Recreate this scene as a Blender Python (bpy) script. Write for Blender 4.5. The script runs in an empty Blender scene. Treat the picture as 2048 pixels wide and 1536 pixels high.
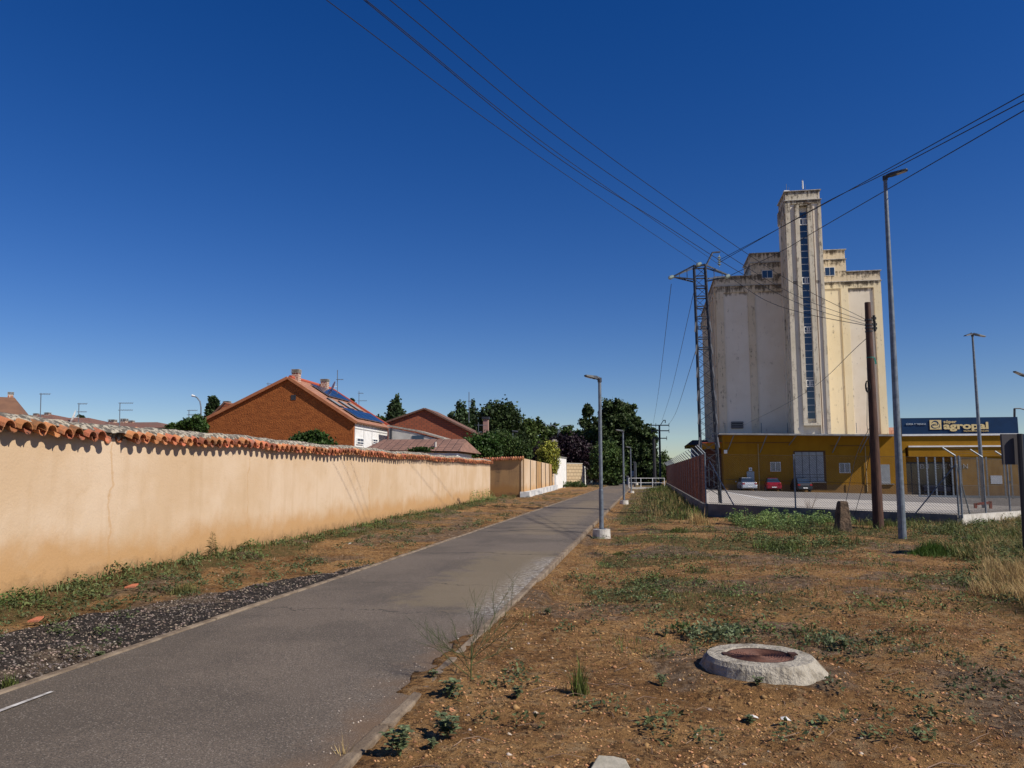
import bpy, math, random
import numpy as np
from mathutils import Vector, Matrix
random.seed(7); RNG = np.random.default_rng(11)
SC = bpy.context.scene; COL = SC.collection
R = math.radians
# ------------------------------------------------------------------ camera
F = 1560.0; TH = math.atan(176/F); CT, ST = math.cos(TH), math.sin(TH); CH = 1.6
cd = bpy.data.cameras.new('camera'); cam = bpy.data.objects.new('camera', cd); COL.objects.link(cam)
cd.sensor_width = 36; cd.lens = 36*F/2048; cd.clip_start = 0.05; cd.clip_end = 5000
cam.location = (0, 0, CH); cam.rotation_euler = (R(90)+TH, 0, 0); SC.camera = cam
SC.render.resolution_x = 1024; SC.render.resolution_y = 768
# ------------------------------------------------------------------ sky and sun
SUN = Vector((0.88, -0.49, 0.90)).normalized()          # towards the sun
EL = math.asin(SUN.z); AZ = math.atan2(SUN.x, SUN.y)
w = bpy.data.worlds.new('World'); SC.world = w; w.use_nodes = True
nt = w.node_tree; bg = nt.nodes['Background']
sky = nt.nodes.new('ShaderNodeTexSky'); sky.sky_type = 'NISHITA'; sky.sun_disc = False
sky.sun_elevation = EL; sky.sun_rotation = AZ
sky.air_density = 1.0; sky.dust_density = 0.1; sky.ozone_density = 3.4; sky.altitude = 700
hs = nt.nodes.new('ShaderNodeHueSaturation'); hs.inputs['Saturation'].default_value = 1.36; hs.inputs['Hue'].default_value = .5155
gn = nt.nodes.new('ShaderNodeMix'); gn.data_type = 'RGBA'; gn.blend_type = 'MULTIPLY'; gn.inputs[0].default_value = 1; gn.inputs[7].default_value = (1.0, .975, 1.03, 1)
nt.links.new(sky.outputs[0], hs.inputs['Color']); nt.links.new(hs.outputs[0], gn.inputs[6]); nt.links.new(gn.outputs[2], bg.inputs['Color'])
bg.inputs['Strength'].default_value = 0.083
sd = bpy.data.lights.new('sun', 'SUN'); sun = bpy.data.objects.new('sun', sd); COL.objects.link(sun)
sd.energy = 5.3; sd.angle = R(0.53); sd.color = (1.0, 0.93, 0.82)
sun.rotation_euler = (-SUN).to_track_quat('-Z', 'Y').to_euler(); sun.location = (30, -20, 40)
SC.view_settings.view_transform = 'Standard'; SC.view_settings.look = 'None'
SC.view_settings.exposure = 0.0; SC.view_settings.gamma = 1

# ------------------------------------------------------------------ helpers
def D(px, py):
    x = (px-1024)/F; v = (768-py)/F
    return Vector((x, CT-v*ST, ST+v*CT))
def P(px, py, Y):
    d = D(px, py); return Vector((0, 0, CH)) + d*(Y/d.y)
def G(px, py, z=0.0):
    d = D(px, py); t = (z-CH)/d.z; return Vector((0, 0, CH)) + d*t
class Frame:
    """rotated ground frame: u to the right, v away, z up"""
    def __init__(s, ox, oy, a):
        s.o = Vector((ox, oy, 0)); s.a = a
        s.u = Vector((math.cos(a), -math.sin(a), 0)); s.v = Vector((math.sin(a), math.cos(a), 0))
        s.M = Matrix.Translation(s.o) @ Matrix.Rotation(-a, 4, 'Z')
    def fu(s, px, py, v=0.0):
        d = D(px, py); c = Vector((0, 0, CH)) - s.o - s.v*v
        t = -c.dot(s.v)/d.dot(s.v); q = Vector((0, 0, CH)) + d*t - s.o
        return q.dot(s.u), q.z
    def w(s, u, v, z): return s.o + s.u*u + s.v*v + Vector((0, 0, z))
ORG = {}
def thing(name, label, cat, loc=(0, 0, 0), rot=0, group=None):
    o = bpy.data.objects.new(name, None); COL.objects.link(o); o.location = loc; o.rotation_euler = (0, 0, rot)
    o.empty_display_size = .3
    o['label'] = label; o['category'] = cat
    if group: o['group'] = group
    ORG[o.name] = Matrix.Translation(Vector(loc)) @ Matrix.Rotation(rot, 4, 'Z'); return o
def fthing(name, label, cat, fr, group=None): return thing(name, label, cat, tuple(fr.o), -fr.a, group)
class MB:
    def __init__(s, M=None): s.v = []; s.f = []; s.M = M
    def add(s, vs, fs):
        n = len(s.v); s.v += [tuple(s.M @ Vector(p)) if s.M else tuple(p) for p in vs]
        s.f += [tuple(i+n for i in f) for f in fs]
    def box(s, x0, x1, y0, y1, z0, z1):
        s.add([(x, y, z) for z in (z0, z1) for y in (y0, y1) for x in (x0, x1)],
              [(0, 2, 3, 1), (4, 5, 7, 6), (0, 1, 5, 4), (2, 6, 7, 3), (0, 4, 6, 2), (1, 3, 7, 5)])
    def hexa(s, p):  # bottom four ccw, top four ccw
        s.add(p, [(3, 2, 1, 0), (4, 5, 6, 7), (0, 1, 5, 4), (1, 2, 6, 5), (2, 3, 7, 6), (3, 0, 4, 7)])
    def tube(s, pts, r, n=6, cap=True):
        pts = [Vector(p) for p in pts]; m = len(pts)
        rs = r if isinstance(r, (list, tuple)) else [r]*m
        vs = []; fs = []
        for i, p in enumerate(pts):
            t = (pts[min(i+1, m-1)]-pts[max(i-1, 0)]).normalized()
            a = Vector((0, 0, 1)) if abs(t.z) < .9 else Vector((1, 0, 0))
            x = t.cross(a).normalized(); y = t.cross(x)
            for k in range(n):
                c = 2*math.pi*k/n; vs.append(p + (x*math.cos(c)+y*math.sin(c))*rs[i])
        for i in range(m-1):
            for k in range(n):
                a0 = i*n+k; a1 = i*n+(k+1) % n; fs.append((a0, a1, a1+n, a0+n))
        if cap: fs.append(tuple(range(n))[::-1]); fs.append(tuple(range((m-1)*n, m*n)))
        s.add(vs, fs)
    def bar(s, p, q, wd=.05, ht=None):
        p = Vector(p); q = Vector(q); ht = ht or wd; t = (q-p).normalized()
        a = Vector((0, 0, 1)) if abs(t.z) < .95 else Vector((0, 1, 0))
        x = t.cross(a).normalized()*wd/2; y = x.normalized().cross(t).normalized()*ht/2
        s.hexa([p-x-y, p+x-y, p+x+y, p-x+y, q-x-y, q+x-y, q+x+y, q-x+y])
    def prism(s, poly, ext):
        """poly: coplanar points; ext: vector"""
        n = len(poly); ext = Vector(ext); a = [Vector(p) for p in poly]
        s.add(a+[p+ext for p in a], [tuple(range(n))[::-1], tuple(range(n, 2*n))] + [(i, (i+1) % n, (i+1) % n+n, i+n) for i in range(n)])
    def quad(s, *p): s.add(p, [tuple(range(len(p)))])
    def lathe(s, c, prof, n=24):
        c = Vector(c); vs = []; fs = []
        for r, z in prof:
            for k in range(n):
                a = 2*math.pi*k/n; vs.append(c+Vector((r*math.cos(a), r*math.sin(a), z)))
        for i in range(len(prof)-1):
            for k in range(n):
                a0 = i*n+k; a1 = i*n+(k+1) % n; fs.append((a0, a1, a1+n, a0+n))
        fs.append(tuple(range(n))[::-1]); fs.append(tuple(range((len(prof)-1)*n, len(prof)*n)))
        s.add(vs, fs)
    def build(s, name, mat, parent=None, smooth=False, bevel=0, at=None):
        me = bpy.data.meshes.new(name); M = None
        if parent: M = ORG[parent.name].inverted()
        elif at is not None: M = (at if isinstance(at, Matrix) else Matrix.Translation(Vector(at))).inverted()
        vs = [tuple(M @ Vector(p)) for p in s.v] if M else s.v
        me.from_pydata(vs, [], s.f); me.materials.append(mat)
        o = bpy.data.objects.new(name, me); COL.objects.link(o)
        if parent: o.parent = parent; ORG[o.name] = ORG[parent.name]
        elif at is not None:
            A = M.inverted(); o.matrix_world = A; ORG[o.name] = A
        else: ORG[o.name] = Matrix()
        if smooth: me.shade_smooth()
        if bevel:
            b = o.modifiers.new('bevel', 'BEVEL'); b.width = bevel; b.segments = 2; b.limit_method = 'ANGLE'
        return o
def tag(o, label, cat, group=None, kind=None):
    if label: o['label'] = label
    if cat: o['category'] = cat
    if group: o['group'] = group
    if kind: o['kind'] = kind
    return o
def struct(o, label=None, cat=None): o['kind'] = 'structure'; return tag(o, label or o.name.replace('_', ' '), cat or o.name.split('.')[0].replace('_', ' '))
def npmesh(name, V, F4=None, F3=None, mat=None, smooth=False):
    me = bpy.data.meshes.new(name); V = np.asarray(V, np.float32).reshape(-1, 3)
    loops = []; starts = []; n = 0
    for A in (F4, F3):
        if A is None or len(A) == 0: continue
        A = np.asarray(A, np.int32); k = A.shape[1]
        loops.append(A.ravel()); starts.append(n+np.arange(len(A))*k); n += A.size
    loops = np.concatenate(loops); starts = np.concatenate(starts)
    me.vertices.add(len(V)); me.vertices.foreach_set('co', V.ravel())
    me.loops.add(len(loops)); me.loops.foreach_set('vertex_index', loops)
    me.polygons.add(len(starts)); me.polygons.foreach_set('loop_start', starts.astype(np.int32))
    me.update(calc_edges=True); me.validate()
    if mat: me.materials.append(mat)
    if smooth: me.shade_smooth()
    o = bpy.data.objects.new(name, me); COL.objects.link(o); return o
def vnoise(x, y, seed=0):
    x = np.asarray(x, float); y = np.asarray(y, float)
    xi = np.floor(x).astype(np.int64); yi = np.floor(y).astype(np.int64); xf = x-xi; yf = y-yi
    def h(a, b):
        n = (a*374761393 + b*668265263 + seed*1442695041) & 0x7fffffff
        n = ((n ^ (n >> 13))*1274126177) & 0x7fffffff
        return ((n ^ (n >> 16)) & 0xffff)/65535.0
    u = xf*xf*(3-2*xf); v = yf*yf*(3-2*yf)
    return (h(xi, yi)*(1-u)+h(xi+1, yi)*u)*(1-v) + (h(xi, yi+1)*(1-u)+h(xi+1, yi+1)*u)*v
def fbm(x, y, o=4, seed=0):
    s = 0; a = .5; t = 0
    for i in range(o): s = s+a*vnoise(x*2**i, y*2**i, seed+i); t += a; a *= .5
    return s/t

# ------------------------------------------------------------------ materials
MATS = {}
def newmat(name):
    m = bpy.data.materials.new(name); m.use_nodes = True; t = m.node_tree; b = t.nodes['Principled BSDF']
    return m, t, b
def N(t, typ, **kw):
    n = t.nodes.new(typ)
    for k, v in kw.items(): setattr(n, k, v)
    return n
def noise(t, vec, scale, detail=5, rough=.6):
    n = N(t, 'ShaderNodeTexNoise'); n.inputs['Scale'].default_value = scale; n.inputs['Detail'].default_value = detail
    n.inputs['Roughness'].default_value = rough; t.links.new(vec, n.inputs['Vector']); return n.outputs['Fac']
def coord(t, stretch=None, kind='Object'):
    c = N(t, 'ShaderNodeTexCoord').outputs[kind]
    if stretch:
        m = N(t, 'ShaderNodeMapping'); m.inputs['Scale'].default_value = stretch; t.links.new(c, m.inputs['Vector']); return m.outputs[0]
    return c
def mr(t, fac, a, b, c=0., d=1.):
    m = N(t, 'ShaderNodeMapRange'); t.links.new(fac, m.inputs['Value'])
    for i, v in enumerate((a, b, c, d)): m.inputs[i+1].default_value = v
    m.interpolation_type = 'SMOOTHSTEP'; return m.outputs[0]
def mix(t, fac, a, b, mode='MIX'):
    m = N(t, 'ShaderNodeMix', data_type='RGBA', blend_type=mode)
    if isinstance(fac, (int, float)): m.inputs[0].default_value = fac
    else: t.links.new(fac, m.inputs[0])
    for i, c in ((6, a), (7, b)):
        if isinstance(c, (tuple, list)): m.inputs[i].default_value = (*c[:3], 1)
        else: t.links.new(c, m.inputs[i])
    return m.outputs[2]
def math_(t, op, a, b=None):
    m = N(t, 'ShaderNodeMath', operation=op)
    for i, c in enumerate((a, b)):
        if c is None: continue
        if isinstance(c, (int, float)): m.inputs[i].default_value = c
        else: t.links.new(c, m.inputs[i])
    return m.outputs[0]
def bump(t, b, h, strength=.5, dist=.02):
    n = N(t, 'ShaderNodeBump'); n.inputs['Strength'].default_value = strength; n.inputs['Distance'].default_value = dist
    t.links.new(h, n.inputs['Height']); t.links.new(n.outputs[0], b.inputs['Normal'])
def sep(t, vec):
    s = N(t, 'ShaderNodeSeparateXYZ'); t.links.new(vec, s.inputs[0]); return s.outputs
def mat(name, c1, c2=None, scale=4, rough=.8, bmp=0, bscale=None, metal=0, stretch=None, lo=.38, hi=.62, spec=.3, island=0, bdist=.02, trans=0):
    if name in MATS: return MATS[name]
    m, t, b = newmat(name); b.inputs['Roughness'].default_value = rough; b.inputs['Metallic'].default_value = metal
    b.inputs['Specular IOR Level'].default_value = spec
    vec = coord(t, stretch); c = c1
    if c2: c = mix(t, mr(t, noise(t, vec, scale), lo, hi), c1, c2)
    if island:
        g = N(t, 'ShaderNodeNewGeometry').outputs['Random Per Island']
        h = N(t, 'ShaderNodeHueSaturation'); t.links.new(mr(t, g, 0, 1, 1-island, 1+island), h.inputs['Value'])
        g2 = math_(t, 'FRACT', math_(t, 'MULTIPLY', g, 7.31)); t.links.new(mr(t, g2, 0, 1, .5-.03*island, .5+.03*island), h.inputs['Hue'])
        if isinstance(c, tuple): h.inputs['Color'].default_value = (*c, 1)
        else: t.links.new(c, h.inputs['Color'])
        c = h.outputs[0]
    if isinstance(c, tuple): b.inputs['Base Color'].default_value = (*c, 1)
    else: t.links.new(c, b.inputs['Base Color'])
    if bmp: bump(t, b, noise(t, coord(t), bscale or scale*4), bmp, bdist)
    if trans:
        tr = N(t, 'ShaderNodeBsdfTranslucent'); mx = N(t, 'ShaderNodeMixShader'); mx.inputs[0].default_value = trans
        if isinstance(c, tuple): tr.inputs[0].default_value = (*c, 1)
        else: t.links.new(c, tr.inputs[0])
        t.links.new(b.outputs[0], mx.inputs[1]); t.links.new(tr.outputs[0], mx.inputs[2])
        t.links.new(mx.outputs[0], t.nodes['Material Output'].inputs[0])
    MATS[name] = m; return m
galv = mat('galvanised_steel', (.19, .215, .245), (.135, .155, .18), 9, .5, metal=.35)
darkmetal = mat('dark_metal', (.035, .04, .05), (.06, .06, .07), 8, .5, metal=.3)
steelgrey = mat('lattice_steel', (.085, .095, .115), (.05, .055, .07), 6, .55, metal=.4)
rustpole = mat('rusty_pole', (.095, .045, .030), (.055, .028, .020), 5, .7, stretch=(3, 3, .5))
rustwire = mat('rusty_wire', (.24, .085, .05), (.15, .055, .035), 3, .8)
greywire = mat('galvanised_wire', (.09, .075, .055), (.06, .05, .04), 3, .7)
black = mat('black_rubber', (.015, .015, .017), rough=.6)
cable = mat('cable_black', (.02, .022, .03), rough=.6)
conc = mat('old_concrete', (.40, .37, .32), (.28, .25, .21), 6, .9, .5, 40)
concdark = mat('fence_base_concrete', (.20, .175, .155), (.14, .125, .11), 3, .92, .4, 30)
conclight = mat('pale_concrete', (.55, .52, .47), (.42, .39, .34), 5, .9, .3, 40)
white = mat('white_paint', (.78, .78, .76), (.68, .68, .66), 2, .6)
whitepl = mat('white_plaster', (.80, .80, .78), (.70, .69, .66), 2, .85)
mortar = mat('lichen_mortar', (.50, .44, .34), (.13, .115, .095), 12, .95, 1, 26, lo=.42, hi=.56, bdist=.05)
tile = mat('clay_tile', (.45, .165, .075), (.24, .13, .08), 9, .9, .6, 60, island=.4, lo=.45, hi=.7)
glass = mat('dark_glass', (.02, .04, .08), rough=.08, spec=.8)
ins = mat('insulator_glass', (.35, .42, .38), rough=.2)
bark = mat('bark', (.10, .075, .05), (.05, .04, .03), 8, .95, .6, 20)

def leafmat(name, c, var=.45, trans=.25): return mat(name, c, tuple(x*.55 for x in c), .35, .6, island=var, trans=trans, lo=.3, hi=.7)

def m_plaster(name, c1, c2, stain, zband, orange, crack=None):
    m, t, b = newmat(name); b.inputs['Roughness'].default_value = .92; b.inputs['Specular IOR Level'].default_value = .2
    v = coord(t); c = mix(t, mr(t, noise(t, v, .55, 4), .35, .65), c1, c2)
    vs = coord(t, (1.6, 1.6, .25)); c = mix(t, mr(t, noise(t, vs, 1.4, 6), .48, .72, 0, .35), c, stain)
    c = mix(t, mr(t, noise(t, v, 22, 6, .75), .55, .75, 0, .22), c, tuple(x*.55 for x in c1))
    z = sep(t, v); zz = math_(t, 'ADD', z[2], math_(t, 'MULTIPLY', noise(t, coord(t, (1, 1, .8)), 1.1, 6), -1.1))
    c = mix(t, mr(t, zz, zband-.28, zband+.25, .85, 0), c, orange)
    c = mix(t, mr(t, noise(t, coord(t, (.5, .5, 1.1)), 1.9, 7, .7), .58, .68, 0, .38), c, stain)
    zs = math_(t, 'ADD', z[2], math_(t, 'MULTIPLY', noise(t, v, 3.5, 7, .8), -.7)); c = mix(t, mr(t, zs, -.28, -.02, .6, 0), c, (.20, .12, .06))
    if crack:
        for cx, ww in crack:
            dx = math_(t, 'ABSOLUTE', math_(t, 'SUBTRACT', math_(t, 'ADD', z[1], math_(t, 'MULTIPLY', noise(t, v, 1.2, 6), .7)), cx+.35))
            c = mix(t, mr(t, dx, 0, ww*.6, .5, 0), c, orange)
    t.links.new(c, b.inputs['Base Color'])
    h = math_(t, 'ADD', noise(t, v, 28, 5), math_(t, 'MULTIPLY', noise(t, v, 2.2, 4), 2.5)); bump(t, b, h, .38, .012); MATS[name] = m; return m
WA = math.atan(.1375)                     # direction of the long garden wall
yellow = m_plaster('yellow_render', (.315, .155, .010), (.28, .135, .009), (.21, .10, .010), -1.3, (.16, .09, .03))
creamwall = m_plaster('ochre_render', (.54, .385, .24), (.61, .465, .325), (.45, .30, .165), .06, (.46, .26, .105),
                      [(11.8, .06), (8.9, .10), (16.2, .04), (24, .08), (33, .09)])
dirtywall = m_plaster('dirty_ochre_render', (.44, .27, .12), (.36, .22, .11), (.07, .06, .05), .1, (.36, .19, .07))

def m_silo(name, c1, c2, dark, levels, amount):
    m, t, b = newmat(name); b.inputs['Roughness'].default_value = .9; b.inputs['Specular IOR Level'].default_value = .2
    v = coord(t); z = sep(t, v)[2]
    c = mix(t, mr(t, noise(t, v, .35, 4), .4, .6), c1, c2)
    streak = noise(t, coord(t, (2.2, 2.2, .22)), 1.6, 8, .75); blot = noise(t, v, 1.5, 8, .75)
    mask = None
    for L, fall in levels:
        below = mr(t, z, L-fall, L, 0, 1); cut = mr(t, z, L+.02, L+.08, 1, 0)
        k = math_(t, 'MULTIPLY', below, cut); mask = k if mask is None else math_(t, 'MAXIMUM', mask, k)
    thr = math_(t, 'SUBTRACT', math_(t, 'ADD', math_(t, 'MULTIPLY', streak, .6), math_(t, 'MULTIPLY', blot, .55)), math_(t, 'MULTIPLY', math_(t, 'SUBTRACT', 1., mask), .17-amount*.10))
    c = mix(t, mr(t, thr, .46, .60, 0, .88), c, dark)
    fine = noise(t, v, 5, 8, .8); c = mix(t, mr(t, fine, .60, .72, 0, .35*amount+.1), c, tuple(x*1.6 for x in dark))
    t.links.new(c, b.inputs['Base Color']); bump(t, b, blot, .4, .05); MATS[name] = m; return m

def m_roof(name, c1, c2, pu=.35, pv=.22, tiles=True):
    m, t, b = newmat(name); b.inputs['Roughness'].default_value = .85
    v = coord(t); s = sep(t, v); c = mix(t, mr(t, noise(t, v, 1.8, 7, .7), .4, .62), c1, c2)
    def saw(a, p, e): return mr(t, math_(t, 'ABSOLUTE', math_(t, 'SUBTRACT', math_(t, 'FRACT', math_(t, 'DIVIDE', a, p)), .5)), .5-e, .5, 0, 1)
    a = saw(s[1], pv, .28); d = saw(s[0], pu, .12)
    k = math_(t, 'MAXIMUM', a, d); c = mix(t, math_(t, 'MULTIPLY', k, .6), c, tuple(x*.35 for x in c1))
    t.links.new(c, b.inputs['Base Color'])
    h = math_(t, 'SUBTRACT', 1., k); bump(t, b, h, .8, .05); MATS[name] = m; return m
roofred = m_roof('orange_roof_tile', (.46, .22, .14), (.36, .17, .10))
roofbrown = m_roof('brown_roof_tile', (.24, .125, .085), (.17, .09, .07))
roofdark = m_roof('weathered_roof_tile', (.26, .115, .075), (.20, .12, .09))

def m_brick(name, c1, c2, mort, bw=.25, bh=.07):
    m, t, b = newmat(name); b.inputs['Roughness'].default_value = .9
    s = sep(t, coord(t)); cb = N(t, 'ShaderNodeCombineXYZ')
    t.links.new(math_(t, 'ADD', s[0], s[1]), cb.inputs[0]); t.links.new(s[2], cb.inputs[1])
    k = N(t, 'ShaderNodeTexBrick'); k.inputs['Scale'].default_value = 1
    for n_, v_ in (('Brick Width', bw), ('Row Height', bh), ('Mortar Size', bh*.13)): k.inputs[n_].default_value = v_
    k.inputs['Color1'].default_value = (*c1, 1); k.inputs['Color2'].default_value = (*c2, 1); k.inputs['Mortar'].default_value = (*mort, 1)
    t.links.new(cb.outputs[0], k.inputs['Vector']); t.links.new(k.outputs['Color'], b.inputs['Base Color'])
    bump(t, b, k.outputs['Fac'], -.4, .01); MATS[name] = m; return m
brickred = m_brick('red_brick', (.42, .115, .05), (.33, .09, .04), (.15, .07, .05), .5, .2)
brickchim = m_brick('banded_chimney_brick', (.36, .17, .11), (.30, .13, .09), (.55, .50, .42), .25, .16)
blockstone = m_brick('beige_block', (.48, .37, .23), (.44, .33, .20), (.27, .20, .12), .9, .38)
rustgable = mat('rust_brown_insulation_render', (.36, .115, .03), (.25, .075, .02), 1.6, .95, .8, 9, stretch=(1, 1, 2.2), lo=.3, hi=.7, bdist=.08)
yellow_plain = mat('yellow_plain', (.36, .18, .012), (.31, .15, .010), .8, .85)
yellow2 = mat('dark_yellow_trim', (.40, .22, .03), rough=.85)
navy = mat('navy_sign_cladding', (.006, .035, .10), (.005, .028, .08), .6, .45)
goldl = mat('pale_gold_lettering', (.72, .56, .27), rough=.5)
shutter = mat('grey_metal_shutter', (.33, .34, .34), (.27, .28, .28), 3, .5, metal=.2)

# asphalt
def m_asphalt():
    m, t, b = newmat('worn_asphalt'); b.inputs['Roughness'].default_value = .85; b.inputs['Specular IOR Level'].default_value = .35
    v = coord(t); s = sep(t, v)
    c = mix(t, mr(t, noise(t, v, .5, 7), .40, .60), (.215, .170, .128), (.15, .12, .09))
    c = mix(t, mr(t, noise(t, coord(t, (1, .25, 1)), .8, 6), .55, .72, 0, .4), c, (.060, .052, .046))
    c = mix(t, mr(t, noise(t, v, 90, 4, .85), .44, .56, 0, .8), c, (.052, .045, .039))
    vo = N(t, 'ShaderNodeTexVoronoi'); vo.inputs['Scale'].default_value = 58; t.links.new(v, vo.inputs['Vector'])
    rr = math_(t, 'LESS_THAN', vo.outputs['Distance'], .30); sc = sep(t, vo.outputs['Color'])
    sp = math_(t, 'MULTIPLY', rr, math_(t, 'GREATER_THAN', sc[0], .62)); c = mix(t, math_(t, 'MULTIPLY', sp, .75), c, (.34, .29, .235))
    # sandy silt washed over one stretch, pale line beside the right kerb
    def band(y0, y1, x0, x1, col, amt, sc_=2.2):
        nonlocal c
        n = math_(t, 'MULTIPLY', math_(t, 'SUBTRACT', noise(t, v, sc_, 7, .7), .5), 2.4)
        a = math_(t, 'ADD', s[1], n); bx = math_(t, 'ADD', s[0], n)
        k = math_(t, 'MULTIPLY', math_(t, 'MULTIPLY', mr(t, a, y0, y0+.6), mr(t, a, y1, y1-.8)), math_(t, 'MULTIPLY', mr(t, bx, x0, x0+.5), mr(t, bx, x1, x1-.25)))
        c = mix(t, math_(t, 'MULTIPLY', k, amt), c, col)
    band(9.2, 16.5, -1.6, .1, (.21, .165, .10), .6); band(20, 45, -2.1, -.4, (.20, .155, .10), .65); band(60, 75, -2.4, -.4, (.2, .15, .1), .5)
    m2 = math_(t, 'MULTIPLY', mr(t, noise(t, v, 14, 6, .8), .46, .60), 1.)
    k = math_(t, 'MULTIPLY', math_(t, 'MULTIPLY', mr(t, s[1], 8.6, 9.6), mr(t, s[1], 15.6, 14.6)), mr(t, s[0], -.55, -.02))
    c = mix(t, math_(t, 'MULTIPLY', math_(t, 'MULTIPLY', k, m2), .85), c, (.50, .47, .43))
    # dirt creeping in from the broken right edge close to the viewer
    k = math_(t, 'MULTIPLY', mr(t, s[1], 9, 7.4), mr(t, math_(t, 'ADD', s[0], math_(t, 'MULTIPLY', math_(t, 'SUBTRACT', noise(t, v, 3, 6), .5), .9)), -.45, .1))
    c = mix(t, math_(t, 'MULTIPLY', k, .6), c, (.20, .12, .065))
    # transverse cracks
    w1 = math_(t, 'ADD', s[1], math_(t, 'MULTIPLY', noise(t, v, 1.3, 6, .7), 1.2))
    for yc, wd in ((15.6, .06), (21.4, .09), (22.9, .11), (28.5, .10), (34.5, .13), (44, .16), (9.1, .018), (11.3, .02)):
        c = mix(t, mr(t, math_(t, 'ABSOLUTE', math_(t, 'SUBTRACT', w1, yc+.6)), wd*.3, wd, .8, 0), c, (.02, .018, .017))
    t.links.new(c, b.inputs['Base Color']); bump(t, b, noise(t, v, 60, 4, .85), .9, .012); return m
asphalt = m_asphalt()
def m_soil():
    m, t, b = newmat('soil_and_dry_ground'); b.inputs['Roughness'].default_value = 1; b.inputs['Specular IOR Level'].default_value = .1
    v = coord(t); at = N(t, 'ShaderNodeAttribute', attribute_name='zone'); z = sep(t, at.outputs['Vector'])
    c = mix(t, mr(t, noise(t, v, .9, 6, .65), .38, .62), (.58, .325, .13), (.32, .165, .065))
    c = mix(t, mr(t, noise(t, v, 5.5, 7, .75), .50, .64, 0, .75), c, (.55, .37, .20))
    c = mix(t, mr(t, noise(t, v, 15, 7, .85), .48, .60, 0, .85), c, (.07, .040, .022))
    c = mix(t, mr(t, noise(t, v, 2.4, 8, .8), .56, .68, 0, .5), c, (.42, .32, .20))
    n1 = noise(t, v, 1.7, 7, .75); n2 = noise(t, v, 9, 5, .8)
    g = mix(t, mr(t, n2, .42, .6), (.10, .10, .035), (.24, .155, .07))
    c = mix(t, mr(t, math_(t, 'ADD', z[0], math_(t, 'MULTIPLY', n1, .9)), .75, 1.05, 0, .8), c, g)
    gr = mix(t, mr(t, n2, .45, .6), (.05, .044, .042), (.11, .09, .075))
    c = mix(t, mr(t, math_(t, 'ADD', z[1], math_(t, 'MULTIPLY', n1, .5)), .62, .85), c, gr)
    lt = mix(t, mr(t, n2, .40, .62), (.11, .075, .05), (.36, .27, .19))
    c = mix(t, mr(t, math_(t, 'ADD', z[2], math_(t, 'MULTIPLY', n1, .8)), .75, 1.05, 0, .85), c, lt)
    t.links.new(c, b.inputs['Base Color'])
    h = math_(t, 'ADD', math_(t, 'MULTIPLY', noise(t, v, 6, 7, .7), 2.), noise(t, v, 26, 6, .8)); bump(t, b, h, 1.0, .13); return m
soil = m_soil()
# ------------------------------------------------------------------ ground lines
PA = math.atan(.1735)
def pL(y): return -3.71+.1747*(y-5.86)
def pR(y): return -.92+.172*(y-4.73)
C1 = Vector((7.25, 29.5, 0)); C2 = Vector((13.9, 24.6, 0)); DS = Vector((.1727, 1, 0)).normalized(); DR = Vector((.76, .65, 0)).normalized()
C0 = C1+DS*62; C3 = C2+DR*24
def lotz(x, y): return .40-.0227*(x-7.2)-.00763*(y-29)
def wallx(y): return -6.26+.1375*(y-9.5)
def terr(x, y):
    x = np.asarray(x, float); y = np.asarray(y, float)
    h = (fbm(x*.5, y*.5, 4, 3)-.5)*.16 + (fbm(x*2.3, y*2.3, 4, 9)-.5)*.09 + (fbm(x*9, y*9, 3, 5)-.5)*.055
    L = pL(y); Rr = pR(y)
    sm = lambda a, b, q: np.clip((q-a)/(b-a), 0, 1)**2*(3-2*np.clip((q-a)/(b-a), 0, 1))
    inside = sm(-.10, .02, x-L)*sm(-.02, .10, Rr-x)
    near = sm(11, 8.5, y)
    right = sm(0, .2, x-Rr-.08)*(1-sm(.9, 2.2, x-Rr))
    drop = -.05-.07*right*(1-near)
    left = 1-sm(.0, .5, x-L+.45)
    h = h*.75 + drop + left*.03 + near*right*.05
    nr = sm(13.5, 11.5, y); q_ = y+(fbm(x*2.5, y*2.5, 3, 14)-.5)*1.4
    bury = sm(5.5, 6.1, q_)*sm(8.7, 8.0, q_)
    kerbz = sm(.2, .09, np.abs(x-Rr-.05))*(1-nr)+sm(.2, .1, np.abs(x-L+.05))
    h = h*(1-kerbz)+(-.07)*kerbz
    kn = sm(.10, .06, np.abs(x-Rr-.03))*nr*(1-bury); h = h*(1-kn)-.03*kn
    edge = nr*sm(.45, .12, np.abs(x-Rr-.15)); h = np.where((x > Rr+.075), np.maximum(h, -.004*edge-.2*(1-edge)), h)
    h = h*(1-inside)-.16*inside
    bb = bury*nr*sm(-.20, -.10, x-Rr+(fbm(x*5, y*5, 3, 15)-.5)*.2)*sm(.5, .2, x-Rr); h = h*(1-bb)+(.018+(fbm(x*6, y*6, 3, 16)-.5)*.03)*bb
    ww = x-wallx(y); h = h+.10*sm(1.4, .1, ww)*(ww > -.1)
    mh = sm(.95, .5, np.hypot(x-2.02, y-6.57)); h = h*(1-mh)+(.022+.35*(h+.05))*mh
    # lot sheet covers its own area
    s1 = (x-C1.x)-.1727*(y-C1.y); n2 = (y-C1.y)*(C2.x-C1.x)-(x-C1.x)*(C2.y-C1.y)
    n3 = (y-C2.y)*DR.x-(x-C2.x)*DR.y
    inl = (s1 > .05) & (n2 > .3) & (n3 > .2)
    h = np.where(inl, -2.8, h)
    bank = sm(2.2, .2, np.abs(x-s1*0-x))*0
    far = sm(60, 120, np.hypot(x, y)); h = h*(1-far)-.1*far*(~inl)+np.where(inl, -2.8*far, 0)
    return h
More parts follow.
